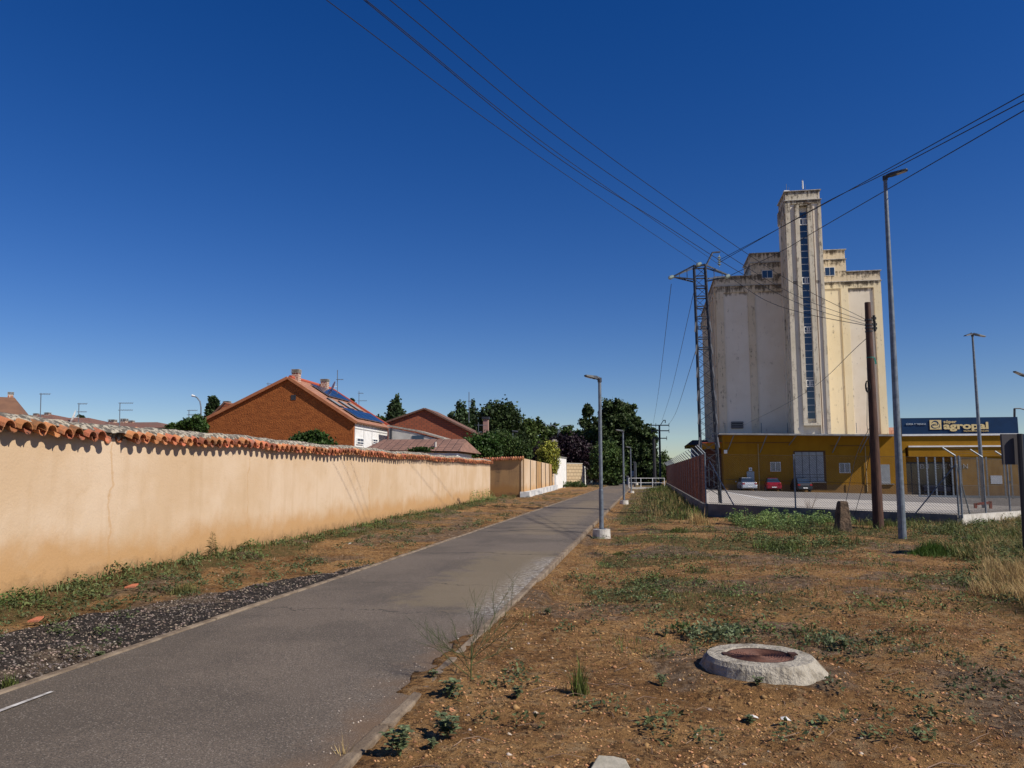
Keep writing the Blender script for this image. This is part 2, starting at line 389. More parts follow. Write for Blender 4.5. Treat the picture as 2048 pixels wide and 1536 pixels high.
def H(x, y): return float(terr(np.array([x]), np.array([y]))[0])
def axis(lo, hi, a, b, fine, growth=1.06):
    c = list(np.arange(a, b, fine)); s = fine; q = b
    while q < hi: c.append(q); s *= growth; q += s
    c.append(hi); s = fine; q = a-fine; l = []
    while q > lo: l.append(q); s *= growth; q -= s
    l.append(lo); return np.array(l[::-1]+c)
xs = axis(-900, 1200, -7.5, 9, .06, 1.05); ys = axis(-120, 2500, 3.2, 12, .05, 1.012)
X, Y = np.meshgrid(xs, ys); Z = terr(X, Y); nx, ny = len(xs), len(ys)
ii = (np.arange(ny-1)[:, None]*nx+np.arange(nx-1)[None]).ravel()
ground = npmesh('ground', np.stack([X, Y, Z], -1), F4=np.stack([ii, ii+1, ii+1+nx, ii+nx], -1), mat=soil, smooth=True)
struct(ground, 'rust brown stony soil with dry litter', 'ground')
def ss(a, b, q): k = np.clip((q-a)/(b-a), 0, 1); return k*k*(3-2*k)
def vegd(x, y):     # how green the ground is
    n = fbm(x*.45+3, y*.45, 4, 21); L = pL(y); Rr = pR(y); d = x-Rr; ww = x-wallx(y)
    leftv = (ww > 0)*(x < L-.1)*(.35+.65*(ss(1.3, .5, ww)))*ss(.35, .6, n+.25*ss(1.2, .4, ww))
    leftv = leftv*ss(.45, .8, L-x)
    strip = (d > .5)*ss(26, 31, y)*ss(.2, .7, d)*(x-(C1.x+.1727*(y-C1.y)) < 0)*ss(.25, .5, n+.15)
    mid = (d > .8)*ss(6.5, 12, y)*ss(.48, .62, n)*.75
    bankr = ss(.0, 5, x-(6.5+.0*y))*ss(13.5, 17.5, y)*ss(.3, .5, n)*.9*(y < 32)
    rr = ss(7.5, 10.5, x)*ss(9, 14, y)*ss(.35, .55, n)
    return np.clip(np.maximum.reduce([leftv, strip, mid, bankr, rr]), 0, 1)
def graveld(x, y):
    L = pL(y); wdt = np.interp(y, [0, 5, 9, 11.3, 13, 15.5], [2.4, 2.1, 1.65, .95, .45, 0])
    return (x < L-.05)*ss(-.15, .15, wdt-(L-x))
def litterd(x, y): 
    n = fbm(x*.6, y*.6, 4, 77)
    return np.clip(np.maximum(ss(2.2, 3.6, x-.05*y)*ss(8.5, 5.5, y), ss(.5, .6, n)*.55), 0, 1)
zn = np.stack([vegd(X, Y), graveld(X, Y), litterd(X, Y)], -1).reshape(-1, 3).astype(np.float32)
at = ground.data.attributes.new('zone', 'FLOAT_VECTOR', 'POINT'); at.data.foreach_set('vector', zn.ravel())

# ------------------------------------------------------------------ path and kerbs
PF = Frame(pR(0), 0, PA)
m = MB(); yy = [-8+i*1.0 for i in range(0, 160)]
for i in range(len(yy)-1):
    a, b = yy[i], yy[i+1]; cr = .02
    def zc(y): return 0.0
    for (f0, f1) in ((0, .5), (.5, 1)):
        def pt(y, f): return (pL(y)+(pR(y)-pL(y))*f, y, (cr if f == .5 else 0))
        m.quad(pt(a, f0), pt(a, f1), pt(b, f1), pt(b, f0))
struct(m.build('path', asphalt, at=PF.M), 'grey asphalt footpath with cracks and silt patches')
# broken, soil covered right edge in the foreground
def kerb(fn, side, y0, y1, name, lab):
    m = MB(); y = y0
    while y < y1:
        ln = .98; q = min(y+ln, y1); j = random.uniform(-.012, .012); z = .018+random.uniform(-.006, .006)
        a = fn(y)+side*.0; b = fn(q-.015)+side*.0
        m.hexa([(min(a, a+side*.085)+j, y, -.22), (max(a, a+side*.085)+j, y, -.22), (max(b, b+side*.085)+j, q-.015, -.22), (min(b, b+side*.085)+j, q-.015, -.22),
                (min(a, a+side*.085)+j, y, z), (max(a, a+side*.085)+j, y, z), (max(b, b+side*.085)+j, q-.015, z), (min(b, b+side*.085)+j, q-.015, z)])
        y += ln
    return struct(m.build(name, mat('kerb_concrete', (.26, .20, .14), (.15, .11, .075), 4, .95, .7, 40), bevel=.012), lab, 'kerb')
kerb(pL, -1, -4, 120, 'kerb', 'narrow concrete kerb on the wall side of the path')
kerb(pR, 1, 2.2, 120, 'kerb', 'worn concrete kerb on the lamp side of the path')
# short painted dash at the lower left of the path
m = MB(); a = G(-60, 1448); b = G(104, 1387)
dv = (b-a).normalized(); nv = Vector((-dv.y, dv.x, 0))*.025
m.quad(a-nv+Vector((0, 0, .016)), b-nv*.6+Vector((0, 0, .016)), b+nv*.6+Vector((0, 0, .016)), a+nv+Vector((0, 0, .016)))
struct(m.build('path_marking', mat('faded_white_marking', (.62, .60, .57), (.25, .23, .21), 9, .8, lo=.35, hi=.7)), 'short white painted dash on the path', 'marking')

# ------------------------------------------------------------------ long garden wall with tile coping
WF = Frame(wallx(0), 0, WA); CW = math.cos(WA)
def wf(Y): return Y/CW
s0, s1 = wf(2.5), wf(45.8)
t = fthing('garden_wall', 'long ochre rendered wall topped with clay tiles, left of the path', 'wall', WF)
m = MB(WF.M); nseg = 60
for i in range(nseg):
    a = s0+(s1-s0)*i/nseg; b = s0+(s1-s0)*(i+1)/nseg
    m.quad((0, a, -.3), (0, b, -.3), (0, b, 2.1), (0, a, 2.1))
m.quad((-.3, s0, -.3), (-.3, s1, -.3), (-.3, s1, 2.1), (-.3, s0, 2.1)); m.quad((-.3, s0, 2.1), (0, s0, 2.1), (0, s1, 2.1), (-.3, s1, 2.1))
m.quad((0, s1, -.3), (-.3, s1, -.3), (-.3, s1, 2.1), (0, s1, 2.1)); m.quad((0, s0, -.3), (-.3, s0, -.3), (-.3, s0, 2.1), (0, s0, 2.1))
m.build('wall', creamwall, t)
m = MB(WF.M)
def halftile(m, s, up, d0, z0, d1, z1, r0, r1, tilt=0):
    n = 7; vs = []
    for (d, z, r) in ((d0, z0, r0), (d1, z1, r1)):
        for th, rr in ((0, r), (1, r-.014)):
            for k in range(n):
                a = math.pi*k/(n-1); o = math.sin(a)*rr*(1 if up else -1)
                vs.append((d, s+math.cos(a)*rr+(tilt if d == d1 else 0), z+o))
    f = []
    for k in range(n-1):
        f += [(k, k+1, 2*n+k+1, 2*n+k), (n+k, 3*n+k, 3*n+k+1, n+k+1), (k, n+k, n+k+1, k+1), (2*n+k, 2*n+k+1, 3*n+k+1, 3*n+k)]
    f += [(0, 2*n, 3*n, n), (n-1, 2*n-1, 4*n-1, 3*n-1)]; m.add(vs, f)
s = s0; k = 0
while s < s1-.1:
    j = lambda q: random.uniform(-q, q)
    gap = abs(s-wf(11.55)) < .14
    sag = .018*math.sin(s*.9)+.012*math.sin(s*2.1)
    e = .205+j(.025)
    if not gap: halftile(m, s+j(.015), True, -.12, 2.235+sag+j(.008), e, 2.105+sag+j(.014), .082, .10+j(.006), j(.03))
    halftile(m, s+.125+j(.01), False, -.12, 2.225+sag, (.03 if gap else .165+j(.02)), 2.12+sag+j(.01), .078, .074, j(.012))
    s += .25
m.build('coping_tiles', tile, t)
m = MB(WF.M); m.box(-.29, .0, s0, s1-.02, 2.102, 2.17); m.build('mortar_bed', mortar, t)
# lichen covered mortar ridge: bumpy strip
n1 = int((s1-s0)/.06); prof = [(.115, 2.205), (.09, 2.268), (-.02, 2.325), (-.14, 2.338), (-.24, 2.30), (-.31, 2.22)]
V = []; Fc = []
for i in range(n1+1):
    q = s0+(s1-s0)*i/n1; sag = .018*math.sin(q*.9)+.012*math.sin(q*2.1)
    for jn, (d, z) in enumerate(prof):
        nn = float(fbm(np.array([q*3.1]), np.array([jn*1.7]), 4, 8)[0])-.5
        n2 = float(fbm(np.array([q*.8]), np.array([jn*.6+9]), 3, 18)[0])-.5
        V.append(WF.w(d+nn*.10+n2*.05, q, z+nn*.05+n2*.05+sag-.015))
for i in range(n1):
    for jn in range(len(prof)-1): a = i*6+jn; Fc.append((a, a+1, a+7, a+6))
m = MB(); m.add(V, Fc); m.build('mortar_ridge', mortar, t, smooth=False)

# ------------------------------------------------------------------ walls farther along
e = Vector((wallx(45.8), 45.8, 0))
t = thing('return_wall', 'stained ochre wall facing the viewer past the end of the tiled wall', 'wall', (-.5, 50.4, 0))
A = G(1047, 991.5); A = Vector((A.x, 51.0, 0)); B = Vector((-3.2, 52.2, 0))
m = MB(); zt = P(1046, 917, 51).z; zl = 2.35; nn = Vector((0, .3, 0))
m.hexa([B+Vector((0, 0, -.3)), A+Vector((0, 0, -.3)), A+nn+Vector((0, 0, -.3)), B+nn+Vector((0, 0, -.3)), B+Vector((0, 0, zl)), A+Vector((0, 0, zt)), A+nn+Vector((0, 0, zt)), B+nn+Vector((0, 0, zl))])
m.build('wall', dirtywall, t)
m = MB(); kk = 26
for i in range(kk):
    q = B.lerp(A, (i+.5)/kk); zz = zl+(zt-zl)*(i+.5)/kk+.0
    z2 = zz+random.uniform(-.015, .02); m.tube([q+Vector((0, -.16, z2+.00)), q+Vector((0, .4, z2+.1))], [.085, .075], 7)
m.build('coping_tiles', tile, t)
def along(Y0, x0, Y): return x0+(Y-Y0)*.1375
t = thing('panelled_wall', 'ochre wall split by dark joints above a white plinth', 'wall', (A.x, 51, 0), -WA)
Y0, Y1 = 51.02, 74.5; x0 = A.x+.02; zt1 = P(1110, 930, 74.5).z
m = MB(); npan = 7
edges = [Y0, 54.5, 58.3, 62.2, 65.5, 68.9, 72.0, Y1]
for i in range(npan):
    a, b = edges[i]+.07*(i > 0), edges[i+1]-.07
    za = zt+(zt1-zt)*(a-Y0)/(Y1-Y0); zb = zt+(zt1-zt)*(b-Y0)/(Y1-Y0); xa, xb = along(Y0, x0, a), along(Y0, x0, b)
    m = MB(); m.hexa([(xa-.2, a, .0), (xa, a, .0), (xb, b, .0), (xb-.2, b, .0), (xa-.2, a, za), (xa, a, za), (xb, b, zb), (xb-.2, b, zb)])
    m.build('panel', dirtywall if i in (2, 5) else creamwall, t)
for e_ in edges[1:-1]:
    m = MB(); xa = along(Y0, x0, e_); zz = zt+(zt1-zt)*(e_-Y0)/(Y1-Y0)-.03; dx_ = .0033*e_
    m.hexa([(xa-.3, e_-dx_, .34), (xa+.02, e_-dx_, .34), (xa+.02, e_+dx_, .34), (xa-.3, e_+dx_, .34), (xa-.3, e_-dx_, zz), (xa+.02, e_-dx_, zz), (xa+.02, e_+dx_, zz), (xa-.3, e_+dx_, zz)])
    m.build('joint', mat('dark_joint', (.03, .027, .024)), t)
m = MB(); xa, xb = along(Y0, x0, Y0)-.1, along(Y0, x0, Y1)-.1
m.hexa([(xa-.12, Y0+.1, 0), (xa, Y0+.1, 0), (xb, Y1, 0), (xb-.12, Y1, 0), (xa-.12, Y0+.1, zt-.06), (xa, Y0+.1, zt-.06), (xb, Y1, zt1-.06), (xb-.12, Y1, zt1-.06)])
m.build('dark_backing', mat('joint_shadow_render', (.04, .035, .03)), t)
m = MB(); xa, xb = x0+.32, along(Y0, x0, Y1)+.32
m.hexa([(xa-.6, Y0-.35, -.3), (xa, Y0-.35, -.3), (xb, Y1, -.3), (xb-.6, Y1, -.3), (xa-.6, Y0-.35, .33), (xa, Y0-.35, .33), (xb, Y1, .40), (xb-.6, Y1, .40)])
m.build('plinth', mat('white_plinth', (.62, .62, .60), (.42, .43, .44), .5, .9, lo=.45, hi=.6), t)
# white wall, then block wall, then white gate pier
t = thing('white_wall', 'tall white plastered wall between the ivy and the block wall', 'wall', (4.1, 76, 0))
a = P(1112, 975, 76); b = P(1133, 972, 88)
m = MB(); h1 = P(1112, 914, 76).z; h2 = P(1133, 917, 88).z
m.hexa([(a.x-.4, 76, -.3), (a.x, 76, -.3), (b.x, 88, -.3), (b.x-.4, 88, -.3), (a.x-.4, 76, h1), (a.x, 76, h1), (b.x, 88, h2), (b.x-.4, 88, h2)]); m.build('wall', whitepl, t)
m = MB(); m.hexa([(a.x-.5, 75.95, h1+.003), (a.x+.08, 75.95, h1+.003), (b.x+.08, 88.05, h2+.003), (b.x-.5, 88.05, h2+.003), (a.x-.5, 75.95, h1+.12), (a.x+.08, 75.95, h1+.12), (b.x+.08, 88.05, h2+.12), (b.x-.5, 88.05, h2+.12)]); m.build('coping', mat('grey_coping', (.2, .19, .18)), t)
a = P(1133.5, 972, 88.3); b = P(1165, 970, 92); h1 = P(1133, 926, 88).z; h2 = P(1165, 929, 92).z
fr = Frame(a.x, 88.3, -math.atan((92-88.3)/(b.x-a.x)))
t = fthing('block_wall', 'beige block wall between white wall and white gate pier', 'wall', fr)
L_ = math.hypot(b.x-a.x, 3.7); m = MB(fr.M); m.box(0, L_, 0, .3, -.3, (h1+h2)/2); m.build('wall', blockstone, t)
m = MB(fr.M); m.box(-.03, L_+.03, -.04, .34, (h1+h2)/2+.003, (h1+h2)/2+.08); m.build('coping', conclight, t)
a = P(1166, 972, 92.5); b = P(1172, 970, 97); m = MB()
m.hexa([(a.x-.3, 92.5, -.3), (a.x, 92.5, -.3), (b.x, 97, -.3), (b.x-.3, 97, -.3), (a.x-.3, 92.5, 2.4), (a.x, 92.5, 2.4), (b.x, 97, 2.2), (b.x-.3, 97, 2.2)])
tag(m.build('gate_pier', whitepl, at=(a.x, 92.5, 0)), 'short white pier at the far end of the block wall', 'pier')
a = P(1173, 972, 98); m = MB(); m.box(a.x, a.x+.75, 98, 98.06, .1, 1.75)
for q in (0, .75): m.box(a.x+q-.03, a.x+q+.03, 97.96, 98.1, -.2, 2.2)
tag(m.build('metal_gate', mat('pale_blue_metal', (.35, .42, .5)), at=(a.x, 98, 0)), 'pale blue metal gate beside the white pier in the shade', 'gate')

# ------------------------------------------------------------------ houses
def poly_v(fr, uz, v0, v1): return [fr.w(u, v0, z) for u, z in uz], fr.v*(v1-v0)
def chimney(t, fr, px0, px1, pyt, pyb, v, name='chimney', rows=4):
    u0, zb = fr.fu(px0, pyb, v); u1, zt = fr.fu(px1, pyt, v); h = zt-zb; w = u1-u0; d = w*.95
    m = MB(fr.M); m.box(u0, u1, v, v+d, zb-1.2, zb+h*.55); o = m.build(name, brickchim, t)
    for k in range(rows):
        z = zb+h*(.57+.43*k/rows); m = MB(fr.M); e = w*.08
        m.box(u0-e, u1+e, v-e, v+d+e, z, z+h*.05)
        if k < rows-1:
            for uu in (u0+w*.06, u1-w*.2):
                for vv in (v+w*.04, v+d-w*.18): m.box(uu, uu+w*.14, vv, vv+w*.14, z+h*.05, z+h*.43/rows)
        m.build('cap_slab', conc, o)
    return o
O1 = P(708, 890, 60); H1 = Frame(O1.x, 60, WA)
uL, zL = H1.fu(412, 840); uA, zA = H1.fu(577, 757); uR, zR = H1.fu(707, 842)
DV = 8.8
t = fthing('gabled_house', 'large rust brown gabled house with solar panels behind the tiled wall', 'house', H1)
m = MB(); po, ex = poly_v(H1, [(uL, 0), (uR, 0), (uR, zR), (uA, zA), (uL, zL)], 0, .3); m.prism(po, ex); m.build('gable_wall', rustgable, t)
m = MB(H1.M); m.box(uR-.25, uR-.003, .303, DV, 0, zR-.05); side = m.build('side_wall', white, t)
m = MB(H1.M)
for k in range(5): m.box(uR+.0, uR+.03, .3+k*2.12, .36+k*2.12, 2, zR-.12)
m.box(uR, uR+.04, .3, DV, zR-.55, zR-.48); m.build('panel_joint', mat('grey_joint', (.5, .5, .5)), t)
for (px0, px1, y0, y1) in ((713, 726, 876, 889), (745, 754, 878, 888)):
    # windows on the side wall: solve v from the pixel column
    def vat(px):
        k = (px-1024)/F; p0 = H1.w(uR, 0, 0); return (k*p0.y-p0.x)/(H1.v.x-k*H1.v.y)
    va, vb = vat(px0), vat(px1); z1 = 1.6+(944-y0)*(60+va)/F; z0 = 1.6+(944-y1)*(60+va)/F
    m = MB(H1.M); m.box(uR, uR+.08, va, vb, z0, z1); wdo = m.build('window', whitepl, t)
    m = MB(H1.M); mid = (va+vb)/2; zm = z0+(z1-z0)*.45
    for a, b in ((va+.08, mid-.04), (mid+.04, vb-.08)):
        for c_, d_ in ((z0+.06, zm-.04), (zm+.04, z1-.06)): m.box(uR+.08, uR+.095, a, b, c_, d_)
    m.build('pane', glass, wdo)
def slope(fr, u0, z0, u1, z1, v0, v1, th, lift=0):
    n = Vector((-(z1-z0), 0, (u1-u0))).normalized()
    if n.z < 0: n = -n
    nw = fr.u*n.x+Vector((0, 0, n.z))
    p = [fr.w(u0, v0, z0)+nw*lift, fr.w(u1, v0, z1)+nw*lift, fr.w(u1, v1, z1)+nw*lift, fr.w(u0, v1, z0)+nw*lift]
    return p, nw*th
def addslope(name, mt, t, fr, u0, z0, u1, z1, v0, v1, th, lift=0):
    m = MB(); p, e_ = slope(fr, u0, z0, u1, z1, v0, v1, th, lift); m.prism(p, e_); return m.build(name, mt, t)
sl = (zA-zR)/(uR-uA)
addslope('roof', roofred, t, H1, uA, zA, uR+.25, zR-.25*sl, -.05, DV, .12, .003)
addslope('roof', roofdark, t, H1, uL-.2, zL-.2*(zA-zL)/(uA-uL), uA, zA, -.05, DV, .12, .003)
gredge = mat('orange_verge', (.42, .17, .075), (.36, .13, .06), 2)
addslope('verge', gredge, t, H1, uA, zA, uR+.28, zR-.28*sl, -.22, -.05, .22, -.06)
addslope('verge', gredge, t, H1, uL-.25, zL-.25*(zA-zL)/(uA-uL), uA, zA, -.22, -.05, .22, -.06)
redv = mat('red_ridge', (.40, .09, .05)); addslope('far_verge', redv, t, H1, uA, zA, uR+.28, zR-.28*sl, DV, DV+.3, .3, -.02)
m = MB(H1.M); m.tube([(uA, .3, zA+.14), (uA, DV+.2, zA+.14)], .17, 8); m.build('ridge', redv, t)
def onroof(f, v, lift=0): u = uA+(uR-uA)*f; return u, zA-(u-uA)*sl
def roofpatch(name, mt, f0, f1, v0, v1, th, lift, parent=t):
    a = onroof(f0, 0); b = onroof(f1, 0); return addslope(name, mt, parent, H1, a[0], a[1], b[0], b[1], v0, v1, th, lift)
pvm = mat('solar_glass', (.010, .022, .06), rough=.15, spec=.6)
for f0, f1, v0, v1, ncol in ((.10, .40, 2.8, 8.2, 3), (.72, .965, 1.2, 8.2, 4)):
    for k in range(ncol):
        a = v0+(v1-v0)*k/ncol; b = v0+(v1-v0)*(k+1)/ncol-.06
        fm = roofpatch('solar_panel', mat('panel_frame', (.25, .27, .3), rough=.4, metal=.6), f0, f1, a, b, .05, .22)
        for q in (0, 1): roofpatch('solar_cells', pvm, f0+(f1-f0)*(.01+.5*q), f0+(f1-f0)*(.49+.5*q), a+.03, b-.03, .015, .275, fm)
skym = mat('skylight_blind', (.33, .34, .30), rough=.25)
for v0 in (1.4, 3.9, 6.2):
    fm = roofpatch('skylight', darkmetal, .47, .68, v0, v0+.9, .1, .13)
    roofpatch('skylight_pane', skym, .485, .66, v0+.08, v0+.82, .01, .235, fm)
chimney(t, H1, 583, 597, 737, 757, .9); chimney(t, H1, 641, 654, 757, 770, 6.0)
u_, z_ = H1.fu(587, 795); m = MB(H1.M); m.box(u_-.2, u_+.2, -.03, -.003, z_-.2, z_+.2); m.build('vent', darkmetal, t)
def antenna(px, pyb, pyt, Yd, label, arms=((.9, .5, 1), (.55, .35, 1)), dish=False, cat='antenna', rr=.025):
    b = P(px, pyb, Yd); tp = P(px, pyt, Yd); h = tp.z-b.z
    t = thing('tv_antenna', label, cat, (b.x, b.y, b.z), 0, 'television aerials over the rooftops')
    m = MB(); m.tube([b-Vector((0, 0, .8)), tp], rr, 5); m.build('mast', galv, t)
    for fr_, ln, sg in arms:
        z = b.z+h*fr_; m = MB(); c = Vector((b.x, b.y, z)); d = Vector((sg, .35, .03)).normalized()
        m.tube([c-d*.15, c+d*ln*1.15], rr*.7, 4)
        for k in range(6): q = c+d*(ln*1.15*k/5); e_ = Vector((-d.y, d.x, 0))*(.30-.02*k)+Vector((0, 0, .07)); m.tube([q-e_, q+e_], rr*.4, 4)
        m.build('boom', galv, t)
    if dish:
        m = MB(); c = Vector((b.x-.35, b.y-.1, b.z+h*dish)); nrm = Vector((-.9, -.5, .35)).normalized()
        for k in range(12):
            a0, a1 = 2*math.pi*k/12, 2*math.pi*(k+1)/12; x_ = nrm.cross(Vector((0, 0, 1))).normalized(); y_ = nrm.cross(x_)
            for r0, r1, d0, d1 in ((0, .25, -.09, -.05), (.25, .45, -.05, .03)):
                m.quad(*[c+nrm*dd+(x_*math.cos(aa)+y_*math.sin(aa)*1.15)*r_ for r_, dd, aa in ((r0, d0, a0), (r1, d1, a0), (r1, d1, a1), (r0, d0, a1))])
        m.tube([c, Vector((b.x, b.y, c.z))], .02, 4); m.build('dish', white, t)
    return t
antenna(675, 782, 740, 67.5, 'aerial mast with a grey dish beside the second chimney of the gabled house', ((.55, .4, 1),), dish=.2, rr=.035)
antenna(718, 812, 782, 70, 'stubby aerial with a box reflector right of the gabled house roof', ((.85, .3, 1), (.35, .6, 1)))
antenna(536, 778, 765, 70, 'small aerial showing above the left roof slope of the gabled house', ((.8, .5, 1),))
antenna(938, 830, 784, 82, 'tall thin mast in front of the twin poplars', ((.6, .3, 1),), rr=.04)
antenna(957, 872, 845, 74, 'short aerial against the red brick gable', ((.8, .7, 1), (.3, .3, 1)))
antenna(82, 826, 786, 45, 'tall thin aerial nearest the tiled roof at the left edge', ((.95, .35, 1),))
antenna(158, 838, 806, 50, 'aerial with a small white dish above the low red roof', ((.95, .35, 1), (.45, .35, 1)), dish=.1)
antenna(240, 843, 805, 50, 'two armed aerial above the row of low chimneys', ((.97, .6, 1), (.6, .6, 1)))
antenna(378, 836, 820, 55, 'small aerial in the garden trees under the curved street lamp', ((.95, .45, 1), (.4, .3, 1)))
# low extension and sheds right of the house
fr = Frame(*P(777, 880, 66).xy, WA)
t = fthing('lean_to', 'pale grey lean-to with a sloping parapet beside the gabled house', 'shed', fr)
uz = [fr.fu(777, 905), fr.fu(885, 905), fr.fu(885, 881), fr.fu(830, 866), fr.fu(777, 855)]
m = MB(); po, ex = poly_v(fr, uz, 0, 3); m.prism(po, ex); m.build('wall', mat('pale_grey_render', (.50, .49, .46), (.42, .41, .38), .8, .9), t)
m = MB(); a_ = [fr.fu(775, 853), fr.fu(832, 863), fr.fu(888, 879)]
for (u0, z0), (u1, z1) in ((a_[0], a_[1]), (a_[1], a_[2])):
    m.prism([fr.w(u0, -.1, z0+.003), fr.w(u1, -.1, z1+.003), fr.w(u1, 3.1, z1+.003), fr.w(u0, 3.1, z0+.003)], (0, 0, .14))
m.build('parapet', conc, t)
u_, z_ = fr.fu(782, 878); m = MB(fr.M); m.box(u_-.08, u_+.08, -.15, -.003, z_-.3, z_+.9); m.build('flue', darkmetal, t)
u_, z_ = fr.fu(836, 876); m = MB(fr.M); m.box(u_-.5, u_+.5, -.05, -.003, z_-.5, z_+.2); m.build('window', glass, t)
fr = Frame(*P(735, 900, 46).xy, WA)
t = fthing('tiled_shed', 'low shed with a brown hipped tile roof just behind the garden wall', 'shed', fr)
a = fr.fu(724, 898); b = fr.fu(912, 910); c = fr.fu(768, 879, 2.5); d = fr.fu(930, 881, 2.5)
m = MB(); m.quad(fr.w(a[0], 0, a[1]-.05), fr.w(b[0]+.2, 0, a[1]-.15), fr.w(d[0], 2.5, c[1]), fr.w(c[0], 2.5, c[1]))
m.quad(fr.w(d[0], 2.5, c[1]), fr.w(b[0]+.2, 0, a[1]-.15), fr.w(b[0]+.6, 5, a[1]-.2)); m.quad(fr.w(c[0], 2.5, c[1]), fr.w(d[0], 2.5, c[1]), fr.w(b[0]+.6, 5, a[1]-.2), fr.w(a[0], 5, a[1])); m.quad(fr.w(a[0], 0, a[1]-.05), fr.w(c[0], 2.5, c[1]), fr.w(a[0], 5, a[1]))
rt = m.build('roof', m_roof('shed_tile', (.29, .155, .11), (.20, .11, .08), .45, .33), t)
# stripes run along v for this roof: rotate by giving the body below
m = MB(fr.M); m.box(a[0]+.25, b[0], .25, 4.8, 0, a[1]-.25); m.build('wall', whitepl, t)
m = MB(fr.M); u_, z_ = fr.fu(871, 884, .8); m.tube([(u_, .8, z_-1.2), (u_, .8, z_)], .07, 8); m.build('vent_pipe', mat('pale_pipe', (.5, .47, .42)), t)
# red brick house
fr = Frame(*P(958, 885, 76).xy, WA)
t = fthing('brick_house', 'red brick house with a low gable and brown tile roof', 'house', fr)
l = fr.fu(762, 850); ap = fr.fu(850, 819); r_ = fr.fu(955, 871)
m = MB(); po, ex = poly_v(fr, [(l[0], 0), (r_[0]+.3, 0), (r_[0]+.3, r_[1]-.1), ap, l], 0, .3); m.prism(po, ex); m.build('gable_wall', brickred, t)
DV2 = 4.2
m = MB(fr.M); m.box(r_[0], r_[0]+.27, .303, DV2, 0, r_[1]-.2); m.build('side_wall', whitepl, t)
s2 = (ap[1]-r_[1])/(r_[0]-ap[0]); s3 = (ap[1]-l[1])/(ap[0]-l[0])
addslope('roof', roofbrown, t, fr, ap[0], ap[1], r_[0]+.9, r_[1]-.9*s2, -.25, DV2+1, .16, .003)
addslope('roof', roofbrown, t, fr, l[0]-.4, l[1]-.4*s3, ap[0], ap[1], -.25, DV2+1, .16, .003)
m = MB(); u0, z0 = fr.fu(966, 866, 1.2); u1, z1 = fr.fu(976, 836, 1.2)
m = MB(fr.M); m.box(u0, u1, 1.2, 1.2+(u1-u0), z0-1.5, z1-.15); ch = m.build('chimney', m_brick('pinkish_brick', (.38, .22, .18), (.32, .18, .14), (.3, .2, .18), .3, .1), t)
m = MB(fr.M); m.box(u0-.1, u1+.1, 1.1, 1.3+(u1-u0), z1-.1, z1+.12); m.build('cowl', darkmetal, ch)
# tiled roof at the left edge
fr = Frame(*P(-70, 830, 42).xy, -.5)
t = fthing('tiled_house', 'brown tiled roof with one chimney at the far left edge', 'house', fr)
a = fr.fu(-75, 836); b = fr.fu(50, 833); c = fr.fu(-75, 791, 3.0); d = fr.fu(29, 795, 3.0)
m = MB(); m.quad(fr.w(a[0], 0, b[1]), fr.w(b[0], 0, b[1]), fr.w(d[0], 3, d[1]), fr.w(c[0], 3, d[1])); m.quad(fr.w(b[0], 0, b[1]), fr.w(b[0]+.2, 6, b[1]), fr.w(d[0], 3, d[1]))
m.quad(fr.w(c[0], 3, d[1]), fr.w(d[0], 3, d[1]), fr.w(b[0]+.2, 6, b[1]), fr.w(a[0], 6, b[1]))
m.build('roof', m_roof('hip_tile', (.33, .165, .09), (.24, .12, .07), .30, 99), t)
m = MB(fr.M); m.box(a[0]+.2, b[0]-.5, .4, 5.6, 0, b[1]-.15); m.build('wall', whitepl, t)
chimney(t, fr, 15, 27, 783, 796, 3.0, rows=3)
def lowroof(px0, px1, pyt, pyb, Yd, label, ch=()):
    fr = Frame(*P(px0, pyb, Yd).xy, .1); t = fthing('low_house', label, 'house', fr, 'low roofs beyond the wall')
    a = fr.fu(px0, pyb); b = fr.fu(px1, pyb); c = fr.fu(px0+6, pyt, 3); d = fr.fu(px1-(px1-px0)*.12, pyt+1, 3)
    m = MB(); m.quad(fr.w(a[0], 0, a[1]), fr.w(b[0], 0, a[1]), fr.w(d[0], 3, c[1]), fr.w(c[0], 3, c[1])); m.quad(fr.w(b[0], 0, a[1]), fr.w(b[0], 6, a[1]), fr.w(d[0], 3, c[1]))
    m.quad(fr.w(c[0], 3, c[1]), fr.w(d[0], 3, c[1]), fr.w(b[0], 6, a[1]), fr.w(a[0], 6, a[1]))
    m.build('roof', roofdark, t); m = MB(fr.M); m.box(a[0]+.2, b[0]-.2, .3, 5.7, 0, a[1]-.1); m.build('wall', whitepl, t)
    for x0_, x1_, y0_, y1_ in ch: chimney(t, fr, x0_, x1_, y0_, y1_, 2.6, rows=3)
lowroof(60, 108, 829, 842, 48, 'lowest tiled roof with two stubby chimneys near the left edge', ((66, 74, 826, 832), (88, 97, 824, 832)))
lowroof(112, 186, 836, 850, 52, 'low red tiled roof under the aerial with a white dish')
lowroof(205, 330, 845, 856, 50, 'long low tiled roof with three small chimneys', ((216, 228, 838, 848), (240, 251, 836, 848), (256, 265, 840, 848)))
fr = Frame(*P(420, 845, 72).xy, WA); t = fthing('rear_house', 'dark roof with one chimney peeking out left of the gabled house', 'house', fr)
a = fr.fu(418, 842); b = fr.fu(452, 806); c = fr.fu(480, 812)
m = MB(); po, ex = poly_v(fr, [(a[0], 0), (c[0], 0), (c[0], c[1]), b, (a[0], a[1])], 0, 6); m.prism(po, ex); m.build('wall', brickred, t)
addslope('roof', roofdark, t, fr, a[0]-.3, a[1]-.2, b[0], b[1], -.2, 6, .15, .01)
chimney(t, fr, 446, 457, 801, 811, 1.0, rows=3)
